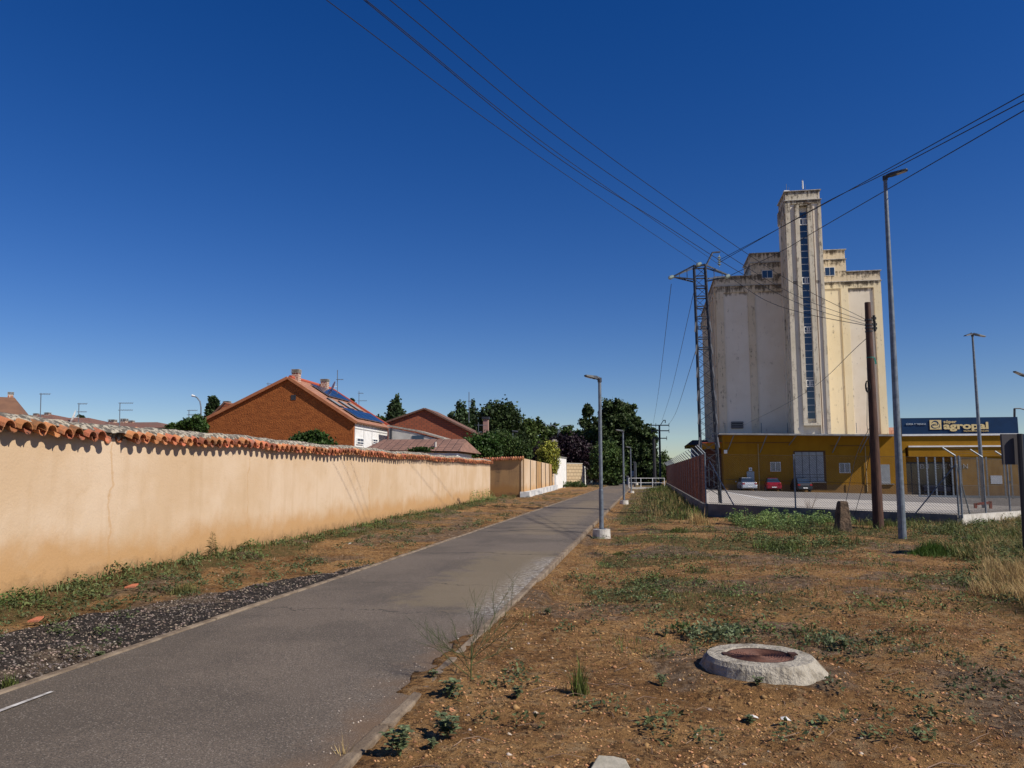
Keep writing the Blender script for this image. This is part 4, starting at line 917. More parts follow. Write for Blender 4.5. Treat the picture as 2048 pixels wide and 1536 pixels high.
# ------------------------------------------------------------------ chain link fences
def fence(name, label, A, B, zb0, zb1, zt0, zt1, posts, arm, wire, braces=(), pitch=.085, wr=.006, base_z=-.35, postmat=galv, basemat=concdark, z_scale=1, dirs=(1, -1)):
    d = (B-A); L = math.hypot(d.x, d.y); d = Vector((d.x, d.y, 0)).normalized(); n = Vector((d.y, -d.x, 0))     # n: towards the outside
    t = thing(name, label, 'fence', (A.x, A.y, 0))
    zb = lambda s: zb0+(zb1-zb0)*s/L; zt = lambda s: zt0+(zt1-zt0)*s/L
    m = MB(); w_ = n*.11; p = lambda s, k, z: A+d*s+w_*k+Vector((0, 0, z))
    ns = max(1, int(L/6))
    for i in range(ns):
        a, b = L*i/ns, L*(i+1)/ns; m.hexa([p(a, 1, base_z), p(b-.01, 1, base_z), p(b-.01, -1, base_z), p(a, -1, base_z), p(a, 1, zb(a)), p(b-.01, 1, zb(b)), p(b-.01, -1, zb(b)), p(a, -1, zb(a))])
    m.build('base_wall', basemat, t)
    # mesh of straight diagonal wires
    V = []; Q = []; 
    for sg in dirs:
        s = -2.2 if sg > 0 else 0.
        while s < L+2.2:
            # wire from bottom at s to top at s+sg*h
            h0 = zb(min(max(s, 0), L)); h1 = zt(min(max(s, 0), L)); hh = h1-h0
            sa, za, sb, zb_ = s, h0, s+sg*hh, h1
            if sg > 0:
                if sa < 0: za = h0+(0-sa); sa = 0
                if sb > L: zb_ = h1-(sb-L); sb = L
            else:
                if sa > L: za = h0+(sa-L); sa = L
                if sb < 0: zb_ = h1-(0-sb); sb = 0
            if (sg > 0 and sa < sb-.02) or (sg < 0 and sa > sb+.02):
                k = len(V); a = A+d*sa+Vector((0, 0, za)); b = A+d*sb+Vector((0, 0, zb_)); up = Vector((0, 0, wr*1.2)); nn = n*wr
                for q in (a, b): V += [q-nn, q+up, q+nn, q-up]
                Q += [(k, k+1, k+5, k+4), (k+1, k+2, k+6, k+5), (k+2, k+3, k+7, k+6), (k+3, k, k+4, k+7)]
            s += pitch
    o = npmesh('wire_mesh', [tuple(ORG[t.name].inverted() @ v) for v in V], F4=Q, mat=wire); o.parent = t; ORG[o.name] = ORG[t.name]
    m = MB()
    for fz in (.02, .5, .99): m.tube([A+Vector((0, 0, zb0+(zt0-zb0)*fz)), B+Vector((0, 0, zb1+(zt1-zb1)*fz))], .006, 4)
    m.build('tension_wire', wire, t)
    for i, s in enumerate(posts):
        q = A+d*s+n*.01; m = MB(); top = q+Vector((0, 0, zt(s)+.03)); m.tube([q+Vector((0, 0, zb(s)-.1)), top], .028, 8)
        if arm: m.tube([top, top+arm], [.028, .024], 6)
        m.build('post', postmat, t)
    if arm:
        m = MB()
        for k in (.35, .7, 1.): m.tube([A+Vector((0, 0, zt0+.03))+arm*k, B+Vector((0, 0, zt1+.03))+arm*k], .004, 3)
        m.build('barbed_wire', wire, t)
    for s, s2 in braces:
        m = MB(); m.tube([A+d*s2+n*.01+Vector((0, 0, zb(s2))), A+d*s+Vector((0, 0, zt(s)-.25))], .022, 6); m.build('brace', galv, t)
    return t
LS = (C0-C1).length
fence('side_fence', 'rusty chain link fence with slanted tops running away beside the path', C1, C0, .42, .42, 2.27, 2.27, [0]+[1.2+2.6*k for k in range(23)], Vector((-.30, -.05, .30)), rustwire, pitch=.115, wr=.0058)
LF = (C2-C1).length
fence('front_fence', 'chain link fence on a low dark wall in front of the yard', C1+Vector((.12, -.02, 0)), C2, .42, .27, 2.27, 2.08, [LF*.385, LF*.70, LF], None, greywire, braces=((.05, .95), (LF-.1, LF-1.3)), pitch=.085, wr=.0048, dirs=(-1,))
fence('corner_fence', 'chain link fence with slanted post tops on a sunlit wall at the right', C2+Vector((.05, .08, 0)), C3, .27, .05, 2.08, 1.9, [0, 2.3, 4.6, 7.0, 9.6, 12.2, 14.8, 17.5], Vector((-.36, .05, .26)), greywire, braces=((.1, .9),), pitch=.08, wr=.0045, basemat=conclight, dirs=(1, -1))  # base wall given paler concrete here, its sunlit tone set by colour
# ------------------------------------------------------------------ pylon
t = thing('lattice_pylon', 'grey lattice steel pylon with crossarms behind the fence corner', 'pylon', (8.1, 31.8, .3))
cx, cy = 8.02, 31.9; zb_, zt_ = .36, P(1400, 532, 31.9).z; ta = .17
def legp(sx, sy, z):
    k = (z-zb_)/(zt_-zb_); hw = .36-.155*k if k < .63 else .36-.155*.63-(k-.63)*.10
    tx = P(1399, 532, 31.9).x; bx = cx+.04; X0 = bx+(tx-bx)*k
    x, y = sx*hw, sy*hw; return Vector((X0+x*math.cos(ta)+y*math.sin(ta), cy-x*math.sin(ta)+y*math.cos(ta), z))
for sx, sy in ((-1, -1), (1, -1), (1, 1), (-1, 1)):
    m = MB(); zz = [zb_, zb_+(zt_-zb_)*.63, zt_]
    for i in range(2):
        a, b = legp(sx, sy, zz[i]), legp(sx, sy, zz[i+1]); th = .055 if i == 0 else .045
        m.bar(a, b, .085, .02); m.bar(a, b, .02, .085)
    m.build('leg', steelgrey, t)
m = MB(); nlev = 22
for i in range(nlev):
    z0 = zb_+.3+(zt_-zb_-.35)*i/nlev; z1 = zb_+.3+(zt_-zb_-.35)*(i+1)/nlev
    cs = [(-1, -1), (1, -1), (1, 1), (-1, 1)]
    for k in range(4):
        a, b = cs[k], cs[(k+1) % 4]
        if i % 2 == k % 2 or i < 14: m.bar(legp(*a, z0), legp(*b, z1), .04, .014)
        if i % 2 != k % 2 or i < 14: m.bar(legp(*b, z0), legp(*a, z1), .04, .014)
        if i >= 13: m.bar(legp(*a, z1), legp(*b, z1), .045, .045)
m.build('lattice_bracing', steelgrey, t)
for i in range(6):
    for sx in (-1, 1):
        z = 3.0+i*.95; a = legp(sx, -1, z); m = MB(); m.bar(a+Vector((sx*.03, -.03, 0)), a+Vector((sx*.085, -.03, -.42)), .05, .012); m.build('anti_climb_plate', mat('plate_grey', (.16, .165, .18)), t)
TL = P(1346, 553, 31.9); TR = P(1458, 551, 31.9); TT = P(1399, 531, 31.9); HR = P(1425, 505, 31.9); HE = P(1438, 504, 31.9)
for tip, sx in ((TL, -1), (TR, 1)):
    m = MB()
    for sy in (-1, 1):
        m.bar(legp(sx, sy, zt_-.02), tip, .05, .05); m.bar(legp(sx, sy, zt_-.62), tip+Vector((0, 0, -.02)), .05, .05)
    for k in (.35, .7): m.bar(legp(sx, -1, zt_-.02).lerp(tip, k), legp(sx, -1, zt_-.62).lerp(tip, k), .025)
    m.build('crossarm', steelgrey, t)
m = MB(); m.bar(legp(1, -1, zt_-.1), HR, .06, .05); m.bar(HR, HE+Vector((.05, 0, 0)), .08, .05); m.bar(legp(-1, 1, zt_), legp(1, -1, zt_), .06); m.build('top_horn', steelgrey, t)
for q in (TL, TR, TT+Vector((.05, 0, .08)), HE-Vector((0, 0, .12))):
    m = MB(); dv = Vector((-.35, -.6, -.25)).normalized() if q is not HE else Vector((0, 0, -1))
    if (q-HE).length < .2: dv = Vector((0, 0, -1))
    for k in range(4): m.tube([q+dv*(.08+k*.10), q+dv*(.11+k*.10), q+dv*(.15+k*.10)], [.03, .085, .03], 8)
    m.tube([q, q+dv*.5], .015, 5); m.build('insulator', ins, t)
# ------------------------------------------------------------------ rusty service pole
pb = G(1757, 1055, -.02); t = thing('steel_pole', 'thick rusty brown steel service pole standing in the weeds', 'pole', tuple(pb))
ptop = P(1735, 605, pb.y); rb = 10.6*pb.y/F; rt_ = 5.0*pb.y/F*1.15
m = MB(); m.tube([pb-Vector((0, 0, .3)), ptop], [rb, rt_], 20); m.build('pole', rustpole, t, smooth=False)
pc = lambda py: pb.lerp(ptop, (P(1740, py, pb.y).z-pb.z)/(ptop.z-pb.z))
for py in (640, 650, 656, 663):
    m = MB(); c = pc(py); m.tube([c-Vector((0, 0, .02)), c+Vector((0, 0, .02))], rt_*1.18+.01, 14); m.build('clamp_band', darkmetal, t)
for py, dx in ((637, .16), (649, .17), (657, .17)):
    c = pc(py)+Vector((dx, -.03, 0)); m = MB(); m.bar(c-Vector((.08, 0, 0)), c+Vector((.06, 0, 0)), .05, .07); m.tube([c-Vector((0, 0, .09)), c+Vector((0, 0, .09))], .04, 8); m.build('wire_clamp', black, t)
m = MB(); c = pc(775)+Vector((-.13, -.05, .02))
pts = [c+Vector((math.cos(a)*.06-.02, 0, math.sin(a)*.17)) for a in np.linspace(0, 2*math.pi, 14)]; m.tube(pts, .016, 5, cap=False); m.tube([p+Vector((.01, -.03, .01)) for p in pts], .014, 5, cap=False); m.build('cable_coil', black, t)
m = MB(); c = pc(716); m.tube([c, c+Vector((0, 0, .025))], rt_*1.25, 12); m.bar(c+Vector((.09, -.08, 0)), c+Vector((.13, -.08, -.2)), .04, .01); m.build('green_tape', mat('green_tape', (.02, .22, .17)), t)
m = MB(); m.tube([pc(660)+Vector((.15, -.04, 0)), pc(690)+Vector((.15, -.05, 0)), pc(720)+Vector((.17, -.03, 0))], .008, 4)
m.tube([pc(775)+Vector((-.16, -.06, 0)), pc(850)+Vector((-.24, -.1, 0)), pc(900)+Vector((-.13, 0, 0)), pc(960)+Vector((-.3, 0.1, 0)), pc(1030)+Vector((-.6, .2, 0))], .008, 4); m.build('loose_wire', cable, t)
# ------------------------------------------------------------------ street lamps
def lamp(label, x, y, z0, h, r0, r1, head_dir, hl, base=True, joint=.26, group='street lamps along the path', double=False, tilt=.12, name='street_lamp', lean=(0, 0)):
    t = thing(name, label, 'street lamp', (x, y, z0), 0, group); B = Vector((x, y, z0)); T = B+Vector((lean[0], lean[1], h))
    m = MB()
    if joint: J = B.lerp(T, joint); m.tube([B+Vector((0, 0, .02)), J, J+Vector((0, 0, .03)), T], [r0, r0*.97, r1*1.15, r1], 16)
    else: m.tube([B-Vector((0, 0, .1)), T], [r0, r1], 16)
    m.build('pole', galv, t, smooth=False)
    if base:
        m = MB(); m.lathe(B-Vector((0, 0, .25)), [(.24, 0), (.235, .10), (.23, .26)], 20); m.build('concrete_footing', conclight, t)
        m = MB(); m.box(x-.11, x+.11, y-.11, y+.11, z0-.012, z0+.015); m.build('base_plate', galv, t)
    dirs = [Vector((*head_dir, 0)).normalized()]
    if double: dirs.append(-dirs[0]*.9+Vector((0, -.5, 0)))
    for d in dirs:
        d = d.normalized(); nrm = Vector((-d.y, d.x, 0)); up = Vector((0, 0, 1)); q = T
        m = MB(); m.tube([q-up*.02, q+up*.10], r1*1.35, 10); m.tube([q+up*.06, q+up*.10+d*.10], [r1*1.25, r1*1.2], 8); m.build('spigot', darkmetal, t)
        o0 = q+up*.09+d*.04; W_ = hl*.19
        def cs(s, wd, th, lift): c = o0+d*s*hl+up*(tilt*s*hl+lift); return [c-nrm*wd-up*th*.5, c+nrm*wd-up*th*.5, c+nrm*wd*.75+up*th*.5, c-nrm*wd*.75+up*th*.5]
        m = MB(); secs = [cs(0, W_*.45, .07, 0), cs(.22, W_*.8, .09, .0), cs(.45, W_, .065, .0), (cs(.95, W_*.85, .04, 0)), cs(1.0, W_*.6, .025, 0)]
        vs = [p for s_ in secs for p in s_]; fs = [(3, 2, 1, 0), tuple(range(16, 20))]
        for i in range(4):
            for k in range(4): fs.append((i*4+k, i*4+(k+1) % 4, i*4+4+(k+1) % 4, i*4+4+k))
        m.add(vs, fs); hd = m.build('lamp_head', mat('lamp_head_grey', (.055, .06, .07), rough=.5, spec=.2), t)
        m = MB(); a = cs(.48, W_*.8, .066, -.004); b = cs(.93, W_*.7, .045, -.004); m.quad(a[0]-up*.006, a[1]-up*.006, b[1]-up*.006, b[0]-up*.006); m.build('lens', mat('lamp_lens', (.35, .32, .28), rough=.2), hd)
    return t
hl_dir = (-.90, -.43)
for i, (px, py, pt, lab, Yd) in enumerate(((1203, 1059, 757, 'nearest path lamp, on a round concrete footing beside the kerb', 20.9), (1248, 1001, 862, 'second path lamp from the viewer, next to the fence grass', 42), (1262.5, 982, 895, 'third path lamp, just in front of the end railing', 64), (1272.5, 966, 925, 'fourth path lamp, beyond the railing under the trees', 96))):
    q = P(px, py, Yd); tp = P(px, pt, Yd); z0 = q.z
    lamp(lab, q.x, Yd, z0, tp.z-z0-.08, .062, .043, hl_dir, .42)
q = G(1805, 1076, -.03); tp = P(1770, 352, q.y)
lamp('tallest galvanised street lamp, standing in the weeds right of the rusty pole', q.x, q.y, q.z, tp.z-q.z-.1, 0.098, .047, (.8, -.6), .50, base=False, joint=0, group=None, tilt=.12, lean=(tp.x-q.x, 0))
q = P(1968, 1010, 34); tp = P(1945, 672, 34); lamp('slim yard lamp with two heads behind the corner fence', q.x, 34, lotz(q.x, 34), tp.z-lotz(q.x, 34), .095, .042, (-.9, -.45), .5, base=False, joint=0, group='yard lamps', double=True, tilt=-.25, lean=(tp.x-q.x, 0))
tp = P(2054, 757, 34); lamp('yard lamp at the right edge of the picture, head pointing left', tp.x+.4, 34, -.1, tp.z+.1, .095, .045, (-1, -.2), .6, base=False, joint=0, group='yard lamps', tilt=.35, lean=(-.4, 0))
t = thing('crash_barrier', 'low red steel guard around the foot of the yard lamp', 'barrier', (P(1966, 1015, 33).x, 33, 0)); m = MB()
a = P(1951, 1016, 33); b = P(1981, 1012, 33); m.bar(a+Vector((0, 0, .15)), b+Vector((0, 0, .15)), .09); m.bar(a+Vector((0, 0, .2)), a-Vector((0, 0, .3)), .09); m.bar(b+Vector((0, 0, .2)), b-Vector((0, 0, .3)), .09); m.build('frame', mat('red_brown_paint', (.22, .04, .03)), t)
# curved and distant lamps
t = thing('curved_lamp', 'street lamp with a curved top behind the garden trees on the left', 'street lamp', tuple(P(402, 845, 70))); m = MB()
m.tube([P(402, 860, 70), P(402, 815, 70), P(400, 803, 70), P(394, 795, 70), P(386, 791.5, 70)], .06, 6); m.build('pole', galv, t); m = MB(); m.tube([P(390, 792.5, 70), P(384, 791, 70)], [.08, .12], 6); m.build('lamp_head', white, t)
t = thing('double_arm_lamp', 'lamp with two horizontal arms above the distant trees', 'street lamp', tuple(P(1112, 900, 118))); m = MB()
m.tube([P(1119, 890, 118), P(1119, 858, 118), P(1124, 852, 118), P(1143, 850, 118)], .07, 5); m.tube([P(1115, 856, 118), P(1108, 851, 118), P(1090, 849.5, 118)], .07, 5); m.tube([P(1112, 905, 118), P(1117, 860, 118)], .08, 5); m.build('pole', galv, t)
t = thing('garden_lamp', 'short grey lamp post in front of the dark round tree', 'street lamp', tuple(P(1025, 890, 70))); m = MB()
m.tube([P(1025.5, 915, 70), P(1025.5, 863, 70)], .045, 6); m.build('pole', galv, t); m = MB(); m.tube([P(1024, 862, 70), P(1036, 864, 70)], [.07, .13], 6); m.build('lamp_head', mat('lamp_head_grey', (.1, .11, .13)), t)
t = thing('curved_lamp', 'street lamp arm over the supermarket roof at the right edge', 'street lamp', tuple(P(2029, 836, 90))); m = MB()
m.tube([P(2029, 850, 90), P(2029, 817, 90)], .12, 6); m.tube([P(2029, 817, 90), P(2040, 817, 90), P(2060, 822, 90)], .07, 5); m.build('pole', darkmetal, t)
# ------------------------------------------------------------------ far poles
def pxpole(name, label, px, pyb, pyt, Yd, r, mt=darkmetal, cat='utility pole'):
    b = P(px, pyb, Yd); tp = P(px, pyt, Yd); t = thing(name, label, cat, (b.x, Yd, 0)); m = MB(); m.tube([(b.x, Yd, -.3), (b.x, Yd, tp.z)], [r*1.2, r], 8); m.build('pole', mt, t); return t
YP = 105
t = pxpole('utility_pole', 'dark wooden-looking power pole with three crossarms past the side fence', 1321, 960, 850, YP, .13)
for (x0_, x1_, y_) in ((1303, 1338, 850.5), (1303, 1338, 861.5), (1308, 1333.5, 876.5)):
    m = MB(); a = P(x0_, y_, YP-.15); b = P(x1_, y_, YP-.15); m.bar(a, b, .13, .13)
    for q in (a, b, a.lerp(b, .25)): m.tube([q-Vector((0, 0, .28)), q+Vector((0, 0, .28))], .04, 5)
    m.build('crossarm', darkmetal, t)
m = MB(); m.bar(P(1321, 850, YP), P(1327, 840.5, YP), .09); m.bar(P(1327, 840.5, YP), P(1331, 840.5, YP), .1); m.bar(P(1330.5, 840.5, YP), P(1330.5, 846, YP), .1); m.build('top_horn', darkmetal, t)
t = pxpole('utility_pole', 'plain thick dark pole left of the crossarm pole', 1309.5, 965, 878, 92, .085*2, mat('dark_pole', (.03, .03, .035)))
t = pxpole('utility_pole', 'small farthest power pole showing above the side fence', 1331, 960, 911, 190, .2); m = MB(); m.bar(P(1326, 916, 190), P(1336, 916, 190), .2); m.build('crossarm', darkmetal, t)
t = pxpole('traffic_sign_post', 'dark pole with a short top bracket between the far lamps', 1269.5, 965, 923, 88, .09)
# ------------------------------------------------------------------ power lines
def wire(label, pts, r=.011, sag=0):
    pts = [Vector(p) for p in pts]; out = []
    def cr(p0, p1, p2, p3, t): return .5*((2*p1)+(-p0+p2)*t+(2*p0-5*p1+4*p2-p3)*t*t+(-p0+3*p1-3*p2+p3)*t**3)
    q = [pts[0]*2-pts[1]]+pts+[pts[-1]*2-pts[-2]]
    for i in range(1, len(q)-2):
        for k in range(10): out.append(cr(q[i-1], q[i], q[i+1], q[i+2], k/10))
    out.append(pts[-1]); m = MB(); m.tube(out, r, 5); return tag(m.build('power_cable', cable, at=out[-1]), label, 'cable', 'overhead cables')
PT = Vector((0, 0, 0)); YB = pb.y
def over(px0, mids, end, label, r=.0078, Ys=11.5):
    a = P(px0, 0, Ys); pts = []
    for px, py, Y in mids: pts.append(P(px, py, Y))
    b = pts[0] if pts else end; back = a+(a-b).normalized()*9
    return wire(label, [back, a]+pts+[end], r)
over(653, [(1045, 290, 18.6)], P(1396, 528, 31.9), 'lowest cable, ending at the left of the pylon head')
over(732, [(1100, 295, 18.4)], HE-Vector((0, 0, .55)), 'cable ending at the insulator of the pylon horn')
over(728, [(1100, 304, 16.2), (1320, 444, 19.2), (1480, 545, 20.8), (1605, 610, 22)], pc(650)+Vector((-.06, -.05, 0)), 'lower of the close pair of cables running on to the rusty pole')
over(780, [(1100, 263, 16.2), (1320, 417, 19.2), (1488, 531, 20.8), (1605, 597, 22)], pc(645)+Vector((-.06, -.05, 0)), 'middle cable running over the pylon arm to the rusty pole')
over(838, [(1100, 223, 16.2), (1320, 386, 19.2), (1565, 553, 21.5)], pc(641)+Vector((-.06, -.05, 0)), 'topmost cable running from overhead to the rusty pole')
wire('short cable from the pylon right arm to the rusty pole', [P(1462, 556, 31.9), P(1530, 600, 29), P(1610, 627, 26), pc(652)], .010)
def rightw(st, mids, px1, py1, label, Y1=15):
    e_ = P(px1, py1, Y1); pts = [st]+[P(*q) for q in mids]+[e_]; pts.append(e_+(e_-pts[-2])*.8); return wire(label, pts, .012)
rightw(HE-Vector((0, 0, .35)), [(1560, 456, 28.5), (1760, 347, 21)], 2048, 188, 'upper cable of the pair leaving the pylon to the upper right')
rightw(HE-Vector((0, 0, .45)), [(1640, 411, 26), (1760, 352, 21)], 2048, 202, 'lower cable of the pair leaving the pylon to the upper right')
rightw(TR+Vector((.05, 0, 0)), [(1560, 504, 28.5), (1645, 454, 25)], 2048, 221, 'separate lower cable leaving the pylon right arm')
wire('thin stay cable sloping from the rusty pole down to the warehouse roof', [pc(672), P(1600, 792, 45), SF.w(FW(1484, 852, 3)[0], 3, FW(1484, 852, 3)[1])], .010)
wire('thin drop wire from the rusty pole to the stone post', [pc(850)+Vector((-.1, -.05, 0)), P(1713, 910, 22.9), P(1692, 1002, 22.6)], .008)
for p, q, lb in ((TL-Vector((.1, .1, .35)), P(1306, 850, YP), 'left cable from the pylon to the far crossarm pole'), (P(1388, 583, 31.9), P(1324, 841, YP), 'middle cable from the pylon to the far crossarm pole'), (P(1392, 700, 31.9), P(1337, 850, YP), 'right cable from the pylon to the far crossarm pole')):
    md = p.lerp(q, .45); md.z -= .6; wire(lb, [p, md, q], .012 if p.y < 40 else .02)

# ------------------------------------------------------------------ cars
def car(label, px, py, Yd, paint, w_=1.74, h=1.42, L=4.1, ang=0., sedan=False):
    b = P(px, py, Yd); z0 = lotz(b.x, Yd)+.01; t = thing('parked_car', label, 'car', (b.x, Yd, z0), -SF.a+ang, 'cars parked at the warehouse wall')
    M = ORG[t.name]; hw = w_/2
    def loft(name, secs, mt, par=t):
        n = len(secs[0]); m = MB(M); vs = [p for s in secs for p in s]; fs = [tuple(range(n))[::-1], tuple(range((len(secs)-1)*n, len(secs)*n))]
        for i in range(len(secs)-1):
            for k in range(n): fs.append((i*n+k, i*n+(k+1) % n, (i+1)*n+(k+1) % n, (i+1)*n+k))
        m.add(vs, fs); return m.build(name, mt, par, bevel=.03)
    def sec(y, zl, zm, zt, wl, wm, wt): return [(-wl, y, zl), (wl, y, zl), (wm, y, zm), (wt, y, zt), (-wt, y, zt), (-wm, y, zm)]
    zt = .93 if sedan else .98
    body = loft('body', [sec(.0, .38, .55, .72, hw*.86, hw*.92, hw*.82), sec(.12, .26, .6, zt, hw*.94, hw, hw*.88), sec(.8, .22, .6, zt+.02, hw*.97, hw, hw*.9), sec(L-1.3, .22, .6, .95, hw*.97, hw, hw*.88), sec(L-.25, .26, .5, .78, hw*.92, hw*.95, hw*.8), sec(L, .3, .42, .6, hw*.8, hw*.84, hw*.7)], paint)
    y0 = .75 if sedan else .22; tr = h
    loft('cabin', [sec(y0, zt-.02, zt, zt+.01, hw*.86, hw*.86, hw*.84), sec(y0+.55, zt-.02, (zt+tr)/2, tr-.02, hw*.86, hw*.78, hw*.64), sec(y0+1.7, zt-.02, (zt+tr)/2, tr, hw*.86, hw*.78, hw*.64), sec(L-1.05, .92, .93, .95, hw*.84, hw*.84, hw*.82)], glass)
    m = MB(M); m.hexa([(-hw*.62, y0+.56, tr-.015), (hw*.62, y0+.56, tr-.015), (hw*.62, y0+1.75, tr+.0), (-hw*.62, y0+1.75, tr+.0), (-hw*.6, y0+.58, tr+.02), (hw*.6, y0+.58, tr+.02), (hw*.6, y0+1.7, tr+.03), (-hw*.6, y0+1.7, tr+.03)]); m.build('roof', paint, t)
    for s in (-1, 1):
        m = MB(M); x0_, x1_ = sorted((s*hw*.62, s*hw*.93)); m.box(x0_, x1_, -.01, .1, .70, .86); m.build('tail_light', mat('tail_light_red', (.28, .01, .01), rough=.25), t)
        m = MB(M); m.box(*sorted((s*hw, s*(hw+.16))), L-1.75, L-1.6, .92, 1.04); m.build('wing_mirror', paint, t)
        for yy_ in (.72, L-.8):
            m = MB(M); m.tube([(s*(hw-.2), yy_, .31), (s*(hw+.005), yy_, .31)], .31, 16); wh = m.build('wheel', black, t)
            m = MB(M); m.tube([(s*(hw+.006), yy_, .31), (s*(hw+.02), yy_, .31)], .2, 12); m.build('rim', galv, wh)
    m = MB(M); m.hexa([(-hw*.9, -.06, .34), (hw*.9, -.06, .34), (hw*.94, .15, .3), (-hw*.94, .15, .3), (-hw*.88, -.05, .56), (hw*.88, -.05, .56), (hw*.93, .12, .56), (-hw*.93, .12, .56)]); m.build('rear_bumper', paint, t, bevel=.02)
    m = MB(M); zq = .78 if sedan else .42; m.box(-.26, .26, -.075 if zq < .6 else .03, -.061 if zq < .6 else .05, zq-.06, zq+.06)
    m = MB(M); m.box(-.26, .26, -.078, -.062, .40, .51); m.build('number_plate', white, t)
    return t
car('silver saloon car, leftmost of the three parked cars', 1500, 981, 87.2, mat('silver_paint', (.55, .57, .60), rough=.25, metal=.4, spec=.5), sedan=True, ang=.12)
car('red hatchback parked between the silver and the dark car', 1549, 982, 87.6, mat('red_paint', (.24, .006, .018), rough=.25, spec=.5), w_=1.68, h=1.45, L=3.8, ang=.05)
car('black hatchback, rightmost of the parked cars by the loading door', 1611, 984, 86.6, mat('black_paint', (.012, .014, .02), rough=.2, spec=.6), h=1.46, L=4.0, ang=.22, w_=1.75)

# ------------------------------------------------------------------ manhole in a concrete collar
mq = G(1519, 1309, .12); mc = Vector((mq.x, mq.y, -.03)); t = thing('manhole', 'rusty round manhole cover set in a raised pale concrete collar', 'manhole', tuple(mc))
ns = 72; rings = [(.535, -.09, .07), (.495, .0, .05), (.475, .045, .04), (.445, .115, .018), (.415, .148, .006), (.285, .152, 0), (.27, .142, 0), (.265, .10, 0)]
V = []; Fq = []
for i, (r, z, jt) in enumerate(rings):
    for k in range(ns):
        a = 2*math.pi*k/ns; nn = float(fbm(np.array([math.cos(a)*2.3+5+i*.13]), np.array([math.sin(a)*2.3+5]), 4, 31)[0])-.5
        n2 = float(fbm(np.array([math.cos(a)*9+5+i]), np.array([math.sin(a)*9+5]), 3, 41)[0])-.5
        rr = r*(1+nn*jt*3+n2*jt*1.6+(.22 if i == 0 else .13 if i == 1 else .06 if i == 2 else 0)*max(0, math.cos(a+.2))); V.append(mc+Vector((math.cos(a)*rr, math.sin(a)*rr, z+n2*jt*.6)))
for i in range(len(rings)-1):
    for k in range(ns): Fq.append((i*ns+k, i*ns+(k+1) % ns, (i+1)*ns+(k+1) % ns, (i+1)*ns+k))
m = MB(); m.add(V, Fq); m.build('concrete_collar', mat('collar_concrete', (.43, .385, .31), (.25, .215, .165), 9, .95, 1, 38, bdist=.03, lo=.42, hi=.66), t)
m = MB(); cc = mc+Vector((0, 0, .053)); m.lathe(cc, [(.263, 0), (.263, .092), (.252, .095), (.246, .085)], 48); cov = m.build('cover', mat('rusty_iron', (.075, .032, .022), (.045, .02, .015), 14, .8, .3, 60), t)
m = MB()
for ri in range(20):
    r = .012+ri*.0121; nb_ = max(5, int(2*math.pi*r/.11)); 
    for k in range(nb_):
        a0 = 2*math.pi*(k+.5*(ri % 2))/nb_; a1 = a0+2*math.pi/nb_*.86; p = []
        for q in range(4): a = a0+(a1-a0)*q/3; p.append(cc+Vector((math.cos(a)*(r+.004*math.sin(q*1.05)), math.sin(a)*(r+.004*math.sin(q*1.05)), .086)))
        m.tube(p, .0042, 4)
m.build('raised_tread', mat('rusty_iron_tread', (.15, .065, .042), (.09, .04, .028), 14, .7), cov)
for s in (-1, 1):
    m = MB(); m.box(cc.x+s*.27-.03, cc.x+s*.27+.03, cc.y-.04+s*.0, cc.y+.04, cc.z+.085, cc.z+.1085); m.build('lifting_slot', mat('rusty_iron', (.1, .035, .022)), cov)
# stone marker post
q = G(1687, 1060, -.02); mx, my = q.x, q.y; m = MB()
zt_ = P(1690, 1002, my).z
def ring(z, wx, wy): return [(mx-wx, my-wy, z), (mx+wx, my-wy, z), (mx+wx, my+wy, z), (mx-wx, my+wy, z)]
levs = [ring(-.3, .185, .2), ring(.05, .18, .19), ring(zt_*.55, .15, .16), ring(zt_*.93, .12, .13), ring(zt_, .09, .10)]
vs = [p for l_ in levs for p in l_]; vs = [(x+random.uniform(-.012, .012), y+random.uniform(-.012, .012), z) for x, y, z in vs]
fs = [(16, 17, 18, 19)]
for i in range(4):
    for k in range(4): fs.append((i*4+k, i*4+(k+1) % 4, i*4+4+(k+1) % 4, i*4+4+k))
m.add(vs, fs); tag(m.build('stone_post', mat('brown_stone', (.15, .10, .065), (.07, .05, .035), 5, .95, .9, 16, bdist=.05), at=(mx, my, 0), bevel=.02), 'squat tapered brown stone post left of the rusty pole', 'post')
# broken paving slab at the bottom edge
a = G(1190, 1519); b = G(1262, 1522); m = MB(); dz = Vector((0, 0, .05))
pts = [G(1180, 1545), G(1265, 1550), G(1252, 1525), G(1228, 1519), G(1196, 1517)]; m.prism([p-Vector((0, 0, .03)) for p in pts], (0, 0, .05))
m2 = m.build('paving_slab', mat('slab_cream', (.42, .38, .30), (.34, .31, .24), 8, .9, .3, 40), at=tuple(pts[0]), bevel=.008); tag(m2, 'broken cream paving slab at the bottom edge of the dirt', 'slab')
